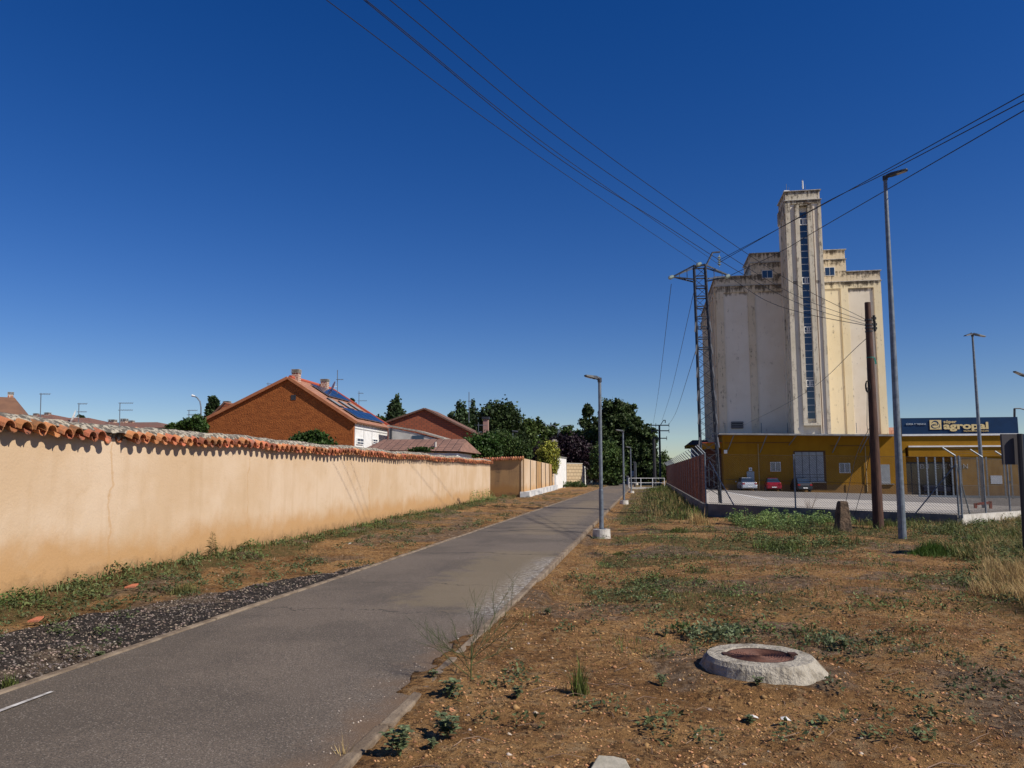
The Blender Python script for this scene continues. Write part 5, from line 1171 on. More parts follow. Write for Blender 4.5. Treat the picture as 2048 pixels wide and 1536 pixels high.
# dark sign seen from behind
t = thing('road_sign', 'dark rectangular sign seen from behind at the right edge', 'sign', (9.9, 15.2, 0)); ysg = 15.2
a = P(2003, 868, ysg); b = P(2003, 929, ysg); c = P(2090, 868, ysg)
m = MB(); m.box(a.x, a.x+.36, ysg, ysg+.05, b.z, a.z+.0); m.build('sign_panel', mat('sign_back_grey', (.055, .05, .055), rough=.6), t)
m = MB(); m.box(a.x+.365, c.x+.3, ysg-.02, ysg+.05, b.z, a.z); m.build('sign_panel', mat('navy_panel', (.012, .03, .06), rough=.5), t)
q = P(2043, 1100, ysg); m = MB(); q2 = P(2038, 930, ysg); m.tube([(q.x+.02, ysg-.09, -.2), (q2.x, ysg-.09, a.z)], .05, 8); m.build('post', mat('sign_post_black', (.03, .028, .03), rough=.5), t)
# end railing
YR = 79; t = thing('railing', 'white tubular railing across the end of the grass strip', 'railing', (P(1290, 960, YR).x, YR, 0))
x0_, x1_ = P(1257, 960, YR).x, P(1329, 960, YR).x
for z in (.98, .52):
    m = MB(); m.tube([(x0_ if z > .5 else x0_, YR, z), (x1_, YR, z)], .03, 6); m.build('rail', white, t)
for px in (1257.5, 1281.5, 1305, 1328.5): m = MB(); x = P(px, 960, YR).x; m.tube([(x, YR, -.1), (x, YR, .98)], .04, 6); m.build('post', white, t)
m = MB(); m.box(x0_, x1_-.6, YR-.2, YR+.2, -.2, .10); m.build('kerb_base', conclight, t)
q = P(1254, 970, 92); t = thing('litter_bin', 'dark blue bin on the path side of the end railing', 'bin', (q.x, 92, 0)); m = MB(); m.lathe((q.x, 92, .2), [(.18, 0), (.24, .75), (.26, .8)], 10); m.build('body', mat('bin_blue', (.02, .03, .06)), t)
m = MB(); m.lathe((q.x, 92, 1.02), [(.27, 0), (.22, .12), (.05, .16)], 10); m.build('lid', darkmetal, t); m = MB(); m.tube([(q.x, 92, -.2), (q.x, 92, .3)], .06, 6); m.build('post', darkmetal, t)
q = P(1266.5, 960, 108); t = thing('notice_board', 'small pale board beside the far lamps', 'board', (q.x, 108, 0)); m = MB(); m.box(q.x-.22, q.x+.22, 108, 108.05, 1.0, 1.75); m.build('board', mat('board_grey', (.42, .40, .38)), t)
m = MB(); m.box(q.x-.04, q.x+.04, 108.051, 108.11, -.2, 1.6); m.build('post', darkmetal, t)
# white chimney beside the ivy
t = thing('garden_chimney', 'white brick chimney with stacked grey slabs behind the ivy', 'chimney', tuple(P(1110, 925, 82))); c0 = P(1104, 920, 82); c1 = P(1115, 896, 82); m = MB(); m.box(c0.x, c1.x, 82, 82.6, c0.z-2.2, c1.z); m.build('stack', whitepl, t)
for k in range(4): z = c1.z+.02+k*.22; m = MB(); m.box(c0.x-.06, c1.x+.06, 81.94, 82.66, z, z+.07); m.box(c0.x+.08, c1.x-.08, 82.1, 82.5, z+.07, z+.22); m.build('cap_slab', conc, t)
# ------------------------------------------------------------------ trees and shrubs
def leaves_mesh(name, C, size, mt, parent, flat=0.):
    n = len(C); a = RNG.normal(size=(n, 3)); a[:, 2] *= (1-flat); a /= np.linalg.norm(a, axis=1)[:, None]
    b = np.cross(a, RNG.normal(size=(n, 3))); b /= np.linalg.norm(b, axis=1)[:, None]
    s = size*RNG.uniform(.6, 1.35, n)[:, None]; a = a*s; b = b*s*.62
    V = np.stack([C-a, C-b*.9, C+a, C+b], 1)
    i = np.arange(n)[:, None]*4; o = npmesh(name, V.reshape(-1, 3)-np.array(ORG[parent.name].translation), F4=i+np.arange(4)[None], mat=mt)
    o.parent = parent; ORG[o.name] = ORG[parent.name]; return o
def lobepts(c, r, n, clump=26, cs=.2):
    """leaf clumps spread through an ellipsoid, denser towards its shell"""
    nc = max(6, n//clump); d = RNG.normal(size=(nc, 3)); d /= np.linalg.norm(d, axis=1)[:, None]
    rad = RNG.uniform(.25, 1., nc)**.45*RNG.uniform(.86, 1.12, nc); cc = d*rad[:, None]
    k = RNG.integers(0, nc, n); p = cc[k]+RNG.normal(size=(n, 3))*cs*RNG.uniform(.5, 1.2, nc)[k][:, None]
    return np.array(c)+p*np.array(r)
def tree(name, label, Yd, lobes, n, size, mt, cat='tree', trunk=True, gz=0., group=None, dep=.9, clump=26, cs=.2, branches=True):
    L = []
    for px, py, rx, ry in lobes:
        c = P(px, py, Yd); L.append((c+Vector((0, random.uniform(-.5, .5)*rx*Yd/F*.5, 0)), rx*Yd/F, ry*Yd/F))
    bx = sum(c.x*r for c, r, _ in L)/sum(r for _, r, _ in L); t = thing(name, label, cat, (bx, Yd, gz), 0, group)
    vol = np.array([r*r*h for _, r, h in L])**.75; vol /= vol.sum()
    C = np.concatenate([lobepts(c, (r, r*dep, h), int(n*v)+20, clump, cs) for (c, r, h), v in zip(L, vol)])
    C = C[C[:, 2] > gz+.02]
    leaves_mesh('crown', C, size, mt, t)
    if trunk:
        top = max(c.z for c, _, _ in L); r0 = .02*top+.04; m = MB()
        m.tube([(bx, Yd, gz-.3), (bx+.05, Yd, gz+(top-gz)*.35), (bx-.05*top*.2, Yd+.1, gz+(top-gz)*.9)], [r0, r0*.7, r0*.2], 8)
        if branches:
            for c, r, h in L: m.tube([(bx, Yd, gz+(top-gz)*.3), Vector((bx, Yd, gz+(top-gz)*.3)).lerp(c, .6)+Vector((0, 0, h*.1)), c+Vector((0, 0, h*.5))], [r0*.5, r0*.3, r0*.1], 6)
        m.build('trunk', bark, t)
    return t
gdark = leafmat('leaf_dark_green', (.045, .075, .022)); gblk = leafmat('leaf_black_poplar', (.06, .095, .03)); gmid = leafmat('leaf_mid_green', (.07, .115, .028)); glight = leafmat('leaf_light_green', (.10, .15, .035))
gpop = leafmat('leaf_poplar', (.055, .095, .035)); gpur = leafmat('leaf_purple', (.028, .014, .022), .5, .1); givy = leafmat('leaf_ivy', (.36, .37, .06), .6)
gcit = leafmat('leaf_garden', (.05, .10, .018)); gblu = leafmat('leaf_blue_green', (.12, .15, .06))
tree('broadleaf_tree', 'large round dark tree behind the brick house chimney', 100, [(985, 850, 26, 40), (1005, 838, 32, 34), (1023, 862, 24, 38), (975, 875, 18, 30), (1035, 888, 22, 26), (1000, 890, 36, 30)], 15000, .24, gdark)
tree('poplar_tree', 'left one of the twin poplars behind the tall mast', 135, [(922, 822, 10, 22), (920, 840, 14, 26), (926, 852, 18, 30)], 3200, .26, gpop, group='twin poplars')
tree('poplar_tree', 'right one of the twin poplars behind the tall mast', 137, [(946, 824, 6, 20), (945, 845, 13, 26), (948, 862, 16, 24)], 3000, .26, gpop, group='twin poplars')
tree('poplar_tree', 'tiny poplar top left of the twin poplars', 150, [(902, 828, 5, 9), (902, 842, 6, 14)], 500, .26, gpop)
tree('poplar_tree', 'slim poplar between the gabled house and the brick house', 110, [(794, 810, 8, 17), (788, 825, 12, 24), (794, 842, 16, 22), (778, 846, 10, 12)], 4200, .22, gpop)
tree('broadleaf_tree', 'small bushy tree right behind the far eave of the gabled house', 100, [(762, 842, 11, 9), (752, 842, 8, 8), (742, 838, 5, 6)], 1400, .22, gmid)
tree('broadleaf_tree', 'small dark tree top beside the roof of the gabled house', 120, [(706, 802, 5, 5), (706, 815, 5, 14)], 500, .22, gdark)
tree('poplar_tree', 'poplar left of the gabled house behind the curved lamp', 95, [(425, 808, 9, 13), (432, 815, 9, 16), (420, 825, 11, 18), (428, 845, 14, 20)], 3200, .22, gpop)
tree('garden_tree', 'loose garden tree behind the wall left of the gabled house', 50, [(372, 850, 16, 11), (395, 845, 16, 13), (352, 855, 14, 9), (405, 856, 14, 10), (336, 858, 10, 6)], 4500, .09, gcit)
tree('garden_tree', 'tiny distant shrub top above the low red roof', 90, [(161, 835, 9, 5)], 300, .16, gdark)
tree('garden_shrub', 'dense green shrub in front of the rust brown gable', 30, [(608, 876, 24, 11), (632, 872, 22, 10), (655, 878, 9, 8), (640, 888, 30, 12)], 4500, .055, gcit, cat='shrub')
tree('garden_shrub', 'small green shrub against the tiled shed roof', 40, [(850, 899, 18, 5), (830, 898, 14, 4)], 900, .06, gcit, cat='shrub')
tree('garden_tree', 'leafy garden tree with pale leaves right of the tiled shed', 62, [(925, 898, 18, 16), (945, 892, 24, 20), (975, 890, 26, 24), (960, 905, 34, 14)], 12000, .10, gcit)
tree('garden_tree', 'leafy garden tree rising above the stained return wall', 66, [(1005, 892, 24, 24), (1030, 900, 22, 20), (1048, 908, 16, 14), (992, 876, 14, 14)], 10000, .10, gmid)
tree('conifer_tree', 'round topped light green conifer left of the double arm lamp', 125, [(1057, 856, 14, 20), (1055, 880, 20, 30), (1060, 905, 24, 26)], 6000, .24, glight)
tree('conifer_tree', 'narrow light green conifer just left of the double arm lamp', 127, [(1078, 852, 8, 14), (1079, 875, 13, 26), (1082, 900, 18, 24)], 4000, .24, glight)
tree('broadleaf_tree', 'mid green tree under the left arm of the double lamp', 135, [(1105, 868, 16, 18), (1098, 886, 20, 24), (1116, 882, 14, 18)], 4500, .26, gmid)
tree('broadleaf_tree', 'mid green tree under the right arm of the double lamp', 138, [(1137, 866, 16, 16), (1150, 882, 18, 20), (1130, 885, 16, 18), (1162, 890, 14, 24)], 4500, .26, gmid)
tree('plum_tree', 'dark purple leaved plum tree behind the white wall', 98, [(1095, 905, 22, 22), (1120, 895, 26, 24), (1148, 902, 28, 28), (1172, 925, 24, 30), (1150, 940, 30, 24), (1075, 915, 12, 16), (1192, 945, 14, 20)], 20000, .17, gpur)
tree('black_poplar', 'tallest tree with a broad ragged crown behind the second path lamp', 134, [(1222, 815, 20, 20), (1240, 825, 24, 18), (1262, 818, 14, 12), (1225, 848, 28, 26), (1250, 855, 26, 26), (1218, 880, 34, 28), (1262, 890, 30, 26), (1290, 868, 22, 14), (1300, 885, 20, 12), (1272, 845, 14, 10), (1285, 910, 26, 26), (1300, 935, 22, 24), (1240, 925, 34, 30)], 38000, .28, gblk, clump=70, cs=.17)
tree('black_poplar', 'left lobe tree with ragged side branches behind the nearest path lamp', 132, [(1176, 822, 9, 14), (1172, 848, 13, 12), (1190, 842, 8, 9), (1182, 872, 18, 16), (1202, 868, 18, 20), (1198, 900, 20, 20)], 13000, .27, gblk, clump=60, cs=.19)
tree('broadleaf_tree', 'low rounded green tree at the far end of the path', 92, [(1212, 912, 28, 26), (1232, 935, 22, 26), (1200, 940, 20, 18), (1222, 955, 22, 16)], 11000, .17, gmid, gz=.0)
tree('broadleaf_tree', 'dark tree mass behind the third path lamp', 138, [(1268, 935, 20, 30), (1255, 950, 18, 18), (1285, 952, 20, 16)], 6500, .22, gmid)
tree('broadleaf_tree', 'green tree between the thick dark pole and the side fence', 140, [(1330, 930, 14, 24), (1316, 945, 16, 18), (1345, 945, 14, 14), (1302, 930, 12, 30)], 5000, .22, gmid)
tree('hedge', 'low dark hedge closing the far end of the lane', 145, [(1130, 955, 40, 16), (1180, 958, 40, 14), (1240, 958, 40, 14), (1300, 958, 40, 16), (1075, 950, 40, 20)], 9000, .25, gdark, cat='hedge', trunk=False)
tree('ivy_bush', 'yellow green ivy bush spilling over the panelled wall', 72, [(1096, 903, 17, 16), (1088, 912, 15, 16), (1108, 915, 12, 22), (1098, 930, 14, 18), (1112, 938, 8, 10), (1100, 890, 12, 8)], 9000, .075, givy, cat='shrub', trunk=False)
tree('bramble_shrub', 'rounded weedy bush at the foot of the block wall', 84, [(1140, 972, 16, 8), (1155, 970, 14, 7), (1128, 976, 10, 6), (1168, 973, 8, 5)], 4000, .06, gmid, cat='shrub', trunk=False, gz=0)
# bare shrub by the front fence
q = G(1621, 1036, -.02); t = thing('bare_shrub', 'dry leafless shrub in front of the dark base wall', 'shrub', tuple(q)); m = MB()
for k in range(16):
    a = random.uniform(0, 6.28); l = random.uniform(.3, 1.0); e1 = q+Vector((math.cos(a)*.12*l, math.sin(a)*.12*l, l*.5)); e2 = q+Vector((math.cos(a)*.35*l+random.uniform(-.1, .1), math.sin(a)*.35*l, l)); m.tube([q, e1, e2], [.008, .006, .003], 4)
    for _ in range(3): e3 = e1.lerp(e2, random.random()); m.tube([e3, e3+Vector((random.uniform(-.18, .18), random.uniform(-.1, .1), random.uniform(.05, .2)))], .0025, 3)
m.build('twigs', mat('dry_twig', (.33, .27, .22)), t)

# ------------------------------------------------------------------ grass, weeds, litter (ground cover)
def blades(name, label, pts, hgt, wid, mt, lean=.35, cat='grass', per=1):
    n = len(pts); pts = np.repeat(pts, per, 0); hgt = np.repeat(hgt, per); n = len(pts)
    if per > 1: pts = pts+np.c_[RNG.normal(size=(n, 2))*.035*1, np.zeros(n)]
    a = RNG.uniform(0, 2*np.pi, n); d = np.stack([np.cos(a), np.sin(a), 0*a], 1); s = np.stack([-np.sin(a), np.cos(a), 0*a], 1)
    h = (hgt*RNG.uniform(.5, 1.25, n))[:, None]; ln = RNG.uniform(.1, 1, n)[:, None]*lean*h; w_ = (wid*RNG.uniform(.6, 1.3, n))[:, None]*.5
    up = np.array([[0, 0, 1.]]); b = pts-up*.02
    V = np.stack([b-s*w_, b+s*w_, b+d*ln*.35+up*h*.6+s*w_*.8, b+d*ln*.35+up*h*.6-s*w_*.8, b+d*ln+up*h], 1)
    i = np.arange(n)[:, None]*5
    o = npmesh(name, V.reshape(-1, 3), F4=i+np.array([[0, 1, 2, 3]]), F3=i+np.array([[3, 2, 4]]), mat=mt); return tag(o, label, cat, kind='stuff')
def leafpts(ctr, rad, hgt, n):
    a = RNG.uniform(0, 2*np.pi, n); r = np.sqrt(RNG.uniform(0, 1, n))*rad; return np.stack([ctr[0]+np.cos(a)*r, ctr[1]+np.sin(a)*r, ctr[2]+RNG.uniform(.15, 1, n)*hgt*(1-.6*(r/rad)**2)], 1)
def leafy(name, label, ctrs, rad, hgt, n, size, mt, cat='weeds'):
    V = []
    for c in ctrs:
        s = RNG.uniform(.5, 1.3); V.append(leafpts(c, rad*s, hgt*s, max(4, int(n*s*s))))
    C = np.concatenate(V); m_ = len(C); a = RNG.normal(size=(m_, 3)); a[:, 2] *= .5; a /= np.linalg.norm(a, axis=1)[:, None]; b = np.cross(a, np.array([[0, 0, 1.]])+RNG.normal(size=(m_, 3))*.5); b /= np.linalg.norm(b, axis=1)[:, None]
    s = size*RNG.uniform(.6, 1.4, m_)[:, None]; a *= s; b *= s*.5; V = np.stack([C-a, C-b, C+a, C+b], 1); i = np.arange(m_)[:, None]*4
    return tag(npmesh(name, V.reshape(-1, 3), F4=i+np.arange(4)[None], mat=mt), label, cat, kind='stuff')
def scatter(n, x0, x1, y0, y1, dens, seed=0):
    y = np.sqrt(RNG.uniform(y0**.6, y1**.6, n)**(2/.6)) if False else y0*(y1/y0)**RNG.uniform(0, 1, n)
    x = RNG.uniform(0, 1, n); lo = np.maximum(x0, -.72*y-1.2) if True else x0; hi = np.minimum(x1, .72*y+1.2); x = lo+(hi-lo)*x
    k = RNG.uniform(0, 1, n) < dens(x, y); x = x[k]; y = y[k]; return np.stack([x, y, terr(x, y)], 1)
def outlot(x, y): return ~(((x-C1.x)-.1727*(y-C1.y) > -.15) & (((y-C1.y)*(C2.x-C1.x)-(x-C1.x)*(C2.y-C1.y)) > -.8) & (((y-C2.y)*DR.x-(x-C2.x)*DR.y) > -.15))
def offpath(x, y): return (x > pR(y)+.15) | (x < pL(y)-.13)
def okk(x, y): return outlot(x, y) & offpath(x, y) & (x > wallx(y)+.04) & ~((np.hypot(x-mc.x, y-mc.y)) < .56)
ggrass = mat('green_grass', (.095, .135, .025), (.12, .115, .035), .5, .7, island=.5, trans=.25)
gdry = mat('straw_grass', (.50, .36, .16), (.36, .24, .10), .8, .8, island=.35, trans=.2)
gweed = mat('weed_leaf', (.085, .125, .032), (.12, .14, .05), .6, .65, island=.5, trans=.2)
gpale = mat('pale_weed_leaf', (.22, .30, .09), (.16, .24, .08), .8, .7, island=.35, trans=.25)
pol = lambda pts: [(G(*p).x, G(*p).y) for p in pts]
def inpoly(x, y, P_):
    x = x+(fbm(x*1.1, y*1.1, 3, 301)-.5)*2.6*np.clip(y/20, .4, 1); y = y+(fbm(x*1.1+9, y*1.1, 3, 302)-.5)*2.6*np.clip(y/20, .4, 1)
    r = np.zeros(len(x), bool); n = len(P_)
    for i in range(n):
        x1, y1 = P_[i]; x2, y2 = P_[(i+1) % n]; c = ((y1 > y) != (y2 > y)) & (x < (x2-x1)*(y-y1)/(y2-y1+1e-9)+x1); r ^= c
    return r
# tall grass strip beside the side fence
d1 = lambda x, y: okk(x, y)*(x > pR(y)+.9)*(x < C1.x+.1727*(y-C1.y)-.1)*ss(27.5, 30.5, y+fbm(x, y, 3, 4)*3)*np.clip(.35+.65*ss(1.0, 3.0, x-pR(y)), 0, 1)*ss(.2, .55, fbm(x*.5, y*.3, 3, 12)+.12)
p = scatter(42000, 2, 20, 27, 82, d1); blades('tall_grass', 'tall green grass in the strip between the path lamps and the side fence', p, (.08+.30*ss(1.0, 3.4, p[:, 0]-pR(p[:, 1])))*(.35+1.1*fbm(p[:, 0]*.7, p[:, 1]*.5, 3, 63)), .012+.0005*p[:, 1], ggrass, lean=.7)
p = scatter(1600, 2, 20, 27, 60, d1); leafy('strip_weeds', 'leafy weeds in the grass strip beside the side fence', p, .2, .26, 50, .035, gweed)
p = scatter(9000, 2, 20, 27, 60, d1); blades('straw_grass', 'straw coloured grass among the green strip by the side fence', p, .2+.22*ss(1., 3., p[:, 0]-pR(p[:, 1])), .016, gdry)
# low weeds along the foot of the wall and on the verge
d2 = lambda x, y: okk(x, y)*(x < pL(y))*vegd(x, y)*ss(-.05, .3, pL(y)-.3-x)*(1-.92*graveld(x, y))
p = scatter(60000, -9, 6, 6, 70, d2); k = p[:, 0]-wallx(p[:, 1]); blades('verge_grass', 'short green grass and weeds along the foot of the tiled wall', p, (.03+.10*ss(1.0, .1, k))*(.4+1.2*fbm(p[:, 0]*1.5, p[:, 1]*1.0, 3, 6)), .006+.0007*p[:, 1], gweed, lean=1.0)
p = scatter(9000, -9, 6, 6, 60, lambda x, y: okk(x, y)*(x < pL(y)-.2)*(1-graveld(x, y))*.5); blades('straw_verge', 'thin dry straw on the verge beside the wall', p, np.full(len(p), .05), .004+.0005*p[:, 1], mat('litter_straw', (.4, .29, .19)), lean=1.8)
p = scatter(3600, -9, 6, 6, 60, lambda x, y: d2(x, y)*ss(1.6, .2, x-wallx(y))); leafy('wall_weeds', 'leafy green weeds hugging the foot of the tiled wall', p, .16, .16, 60, .024, gweed)
p = scatter(4200, -9, 6, 6, 60, lambda x, y: okk(x, y)*(x < pL(y)-.2)*(1-.9*graveld(x, y))*ss(.36, .56, fbm(x*.7, y*.5, 4, 515))); leafy('verge_weeds', 'scattered leafy weeds on the verge between wall and path', p, .12, .10, 34, .022, gblu)
# the open ground to the right
d3 = lambda x, y: okk(x, y)*(x > pR(y)+.4)*vegd(x, y)
p = scatter(26000, -1, 24, 6.5, 31, lambda x, y: d3(x, y)*ss(.3, .6, fbm(x*1.3, y*1.3, 3, 55)+.05)); blades('creeping_grass', 'thin low grass creeping over the brown soil', p, np.full(len(p), .05), .008+.0006*p[:, 1], gweed, lean=1.2)
fw = lambda a, b, sd: (lambda x, y: okk(x, y)*(x > pR(y)+.3)*np.clip(.25+vegd(x, y), 0, 1)*ss(a, b, fbm(x*.8, y*.8, 4, sd)+.10*ss(6, 11, y)-.04))
p = scatter(3800, -1, 24, 5.0, 31, fw(.43, .60, 99)); leafy('field_weeds', 'small leafy weeds dotted over the brown soil', p, .10, .12, 26, .019, gblu)
p = scatter(2200, -1, 24, 8, 31, fw(.46, .62, 199)); leafy('field_weeds', 'dark leafy weeds in patches on the open ground', p, .15, .14, 34, .020, gweed)
p = scatter(160, -1, 24, 10, 31, fw(.4, .6, 299)); leafy('pale_field_weeds', 'a few pale green weeds on the open ground', p, .14, .14, 30, .022, gpale)
p = scatter(60000, -1, 24, 7, 31, lambda x, y: fw(.47, .60, 399)(x, y)); blades('short_grass', 'short tufted green grass on the open ground', p, .03+.09*fbm(p[:, 0]*2, p[:, 1]*2, 2, 1), .004+.0004*p[:, 1], ggrass, lean=.9)
p = scatter(95000, -1, 24, 3.8, 30, lambda x, y: okk(x, y)*(x > pR(y)+.25)*(.15+.6*litterd(x, y))); blades('dry_litter', 'dry straw and twig litter lying on the soil', p, RNG.uniform(.008, .03, len(p)), .003+.0004*p[:, 1], mat('litter_straw', (.50, .37, .22), (.20, .13, .08), 2, .9, island=.5), lean=4.)
# clumps in front of the fence corner
c1p = pol([(1490, 1038), (1600, 1030), (1655, 1052), (1640, 1085), (1570, 1098), (1500, 1075), (1470, 1055)])
p = scatter(30000, 4, 16, 15, 32, lambda x, y: okk(x, y)*inpoly(x, y, c1p)); p = p[RNG.uniform(0, 1, len(p)) < .15+.85*ss(.35, .6, fbm(p[:, 0]*1.3, p[:, 1]*1.3, 3, 44))]; blades('tall_grass', 'tall green clump of grass left of the stone post', p, .04+.38*fbm(p[:, 0]*1.0, p[:, 1]*1.0, 3, 7)**1.5, .013, ggrass, lean=.8)
p = scatter(9000, 4, 16, 15, 32, lambda x, y: okk(x, y)*inpoly(x, y, c1p)*ss(.42, .6, fbm(x*.9, y*.9, 3, 88))); leafy('clump_weeds', 'leafy weeds mixed into the green clump left of the stone post', p[:170], .15, .24, 45, .026, gweed)
c2p = pol([(1470, 1042), (1560, 1030), (1680, 1032), (1660, 1046), (1560, 1052), (1500, 1062)])
p = scatter(1800, 4, 16, 17, 32, lambda x, y: okk(x, y)*inpoly(x, y, c2p)); leafy('pale_weeds', 'pale yellow green weeds in front of the dark base wall', p, .16, .38, 60, .035, gpale)
c3p = pol([(1690, 1045), (1780, 1030), (1930, 1030), (2100, 1032), (2100, 1130), (2040, 1150), (1930, 1125), (1880, 1070), (1800, 1062)])
p = scatter(60000, 7, 26, 13, 36, lambda x, y: okk(x, y)*inpoly(x, y, c3p)*ss(.15, .5, fbm(x*.9, y*.9, 3, 61)+.1)); blades('bank_grass', 'unkempt green grass around the lamp and along the right fence', p, .05+.34*fbm(p[:, 0]*.8, p[:, 1]*.8, 3, 17)**1.4, .011, ggrass, lean=.9)
p = scatter(30000, 7, 26, 12, 36, lambda x, y: okk(x, y)*inpoly(x, y, c3p)*ss(.40, .6, fbm(x*.9, y*.9, 3, 161))); blades('bank_straw', 'bleached dry stems among the green bank grass', p, .06+.30*fbm(p[:, 0]*.8, p[:, 1]*.8, 3, 19)**1.3, .010, gdry, lean=.9)
p = scatter(7000, 7, 26, 12, 30, lambda x, y: okk(x, y)*inpoly(x, y, c3p)*ss(.35, .6, fbm(x*.8, y*.8, 3, 68))); leafy('bank_weeds', 'leafy weeds on the bank under the dark sign', p[:420], .15, .26, 40, .028, gweed)
c4p = pol([(1945, 1120), (2000, 1080), (2120, 1070), (2120, 1230), (2010, 1205), (1960, 1165)])
p = scatter(48000, 5, 18, 9, 19, lambda x, y: okk(x, y)*inpoly(x, y, c4p)*ss(.1, .4, fbm(x*1.1, y*1.1, 3, 5)+.1)); blades('straw_clump', 'tall bleached straw grass below the dark sign', p, .12+.50*fbm(p[:, 0]*.9, p[:, 1]*.9, 3, 9)**1.5, .007, gdry, lean=1.0)
p = scatter(26000, 3, 24, 22, 32, lambda x, y: okk(x, y)*((((y-C1.y)*(C2.x-C1.x)-(x-C1.x)*(C2.y-C1.y)) > -9) & (x > 5.4))*ss(.42, .6, fbm(x*1.2, y*1.2, 3, 35)+.04)); blades('straw_fringe', 'fringe of dry straw grass along the dark base wall', p, .08+.22*fbm(p[:, 0]*2, p[:, 1]*2, 2, 3), .016, gdry)
p = scatter(9000, -2.2, 4, 27, 60, lambda x, y: okk(x, y)*ss(1.3, .25, x-pR(y))*(x > pR(y))*.8); blades('kerb_straw', 'dry grass fringe along the far kerb', p, np.full(len(p), .08), .014, gdry)
# loose stones
def stones(name, label, p, size, mt, flat=.6, cat='stones'):
    n = len(p); base = np.array([(1, 0, 0), (0, 1, 0), (-1, 0, 0), (0, -1, 0), (0, 0, 1), (0, 0, -1)], float); fc = np.array([(0, 1, 4), (1, 2, 4), (2, 3, 4), (3, 0, 4), (1, 0, 5), (2, 1, 5), (3, 2, 5), (0, 3, 5)])
    V = base[None]*RNG.uniform(.55, 1.3, (n, 6, 1)); a = RNG.uniform(0, 6.28, n); c, s = np.cos(a), np.sin(a); x = V[:, :, 0]*c[:, None]-V[:, :, 1]*s[:, None]; y = V[:, :, 0]*s[:, None]+V[:, :, 1]*c[:, None]
    V = np.stack([x, y*.8, V[:, :, 2]*flat], -1)*(size if np.ndim(size) else np.full(n, size))[:, None, None]+p[:, None, :]
    return tag(npmesh(name, V.reshape(-1, 3), F3=(np.arange(n)[:, None, None]*6+fc[None]).reshape(-1, 3), mat=mt), label, cat, kind='stuff')
p = scatter(60000, -9, 0, 4.5, 21, lambda x, y: graveld(x, y)*(x < pL(y)-.11)*ss(-.2, .2, graveld(x, y)-.3)); stones('gravel', 'dark gravel strip along the left kerb', p, RNG.uniform(.006, .017, len(p))*(1+.03*p[:, 1]), mat('gravel_stone', (.115, .095, .085), (.19, .145, .11), 3, .85, island=.75), cat='gravel')
p = scatter(2200, -9, 0, 4.5, 21, lambda x, y: graveld(x, y)*(x < pL(y)-.11)); stones('pale_gravel', 'pale pebbles mixed into the dark gravel', p, RNG.uniform(.006, .018, len(p)), mat('pale_pebble', (.42, .36, .30), (.33, .25, .19), 3, .85, island=.4), cat='gravel')
p = scatter(42000, -1.2, 16, 3.6, 22, lambda x, y: okk(x, y)*(x > pR(y)+.16)*(.4+.6*fbm(x*1.5, y*1.5, 3, 71))); stones('soil_clods', 'small clods and pebbles of rust coloured soil', p, RNG.uniform(.003, .013, len(p))**1.0*(1+.04*p[:, 1]), mat('clod', (.40, .22, .10), (.22, .115, .05), 3, .95, island=.45), cat='soil clods')
p = scatter(420, -1.2, 14, 3.6, 16, lambda x, y: okk(x, y)*(x > pR(y)+.16)); stones('brown_stones', 'fist sized brown stones and clods on the soil', p, RNG.uniform(.012, .038, len(p)), mat('clod', (.4, .2, .1)))
p = scatter(320, -1.2, 14, 3.6, 16, lambda x, y: okk(x, y)*(x > pR(y)+.16)); stones('pale_pebbles', 'pale pebbles scattered over the brown soil', p, RNG.uniform(.006, .022, len(p)), mat('pale_pebble', (.42, .36, .3)))
p = np.array([(x, y, .004) for x, y in zip(RNG.normal(-.05, .25, 160), RNG.uniform(4.2, 8.5, 160))]); p[:, 0] = pR(p[:, 1])-.08-np.abs(p[:, 0]); stones('path_pebbles', 'little pale pebbles strewn on the path edge', p, RNG.uniform(.004, .011, len(p)), mat('pale_pebble', (.42, .36, .3)))
# sticks
m = MB()
for _ in range(170):
    y = 3.9*(3.4)**random.random(); x = random.uniform(pR(y)+.3, min(8, .7*y)); z = H(x, y)+.012; a = random.uniform(0, 3.14); l = random.uniform(.04, .14); m.tube([(x, y, z), (x+math.cos(a)*l, y+math.sin(a)*l, z+.012), (x+math.cos(a+.3)*l*1.8, y+math.sin(a+.3)*l*1.8, z)], random.uniform(.0015, .004), 4)
tag(m.build('sticks', mat('stick', (.30, .20, .13), (.16, .10, .07), 3)), 'dry sticks lying about on the soil', 'sticks', kind='stuff')

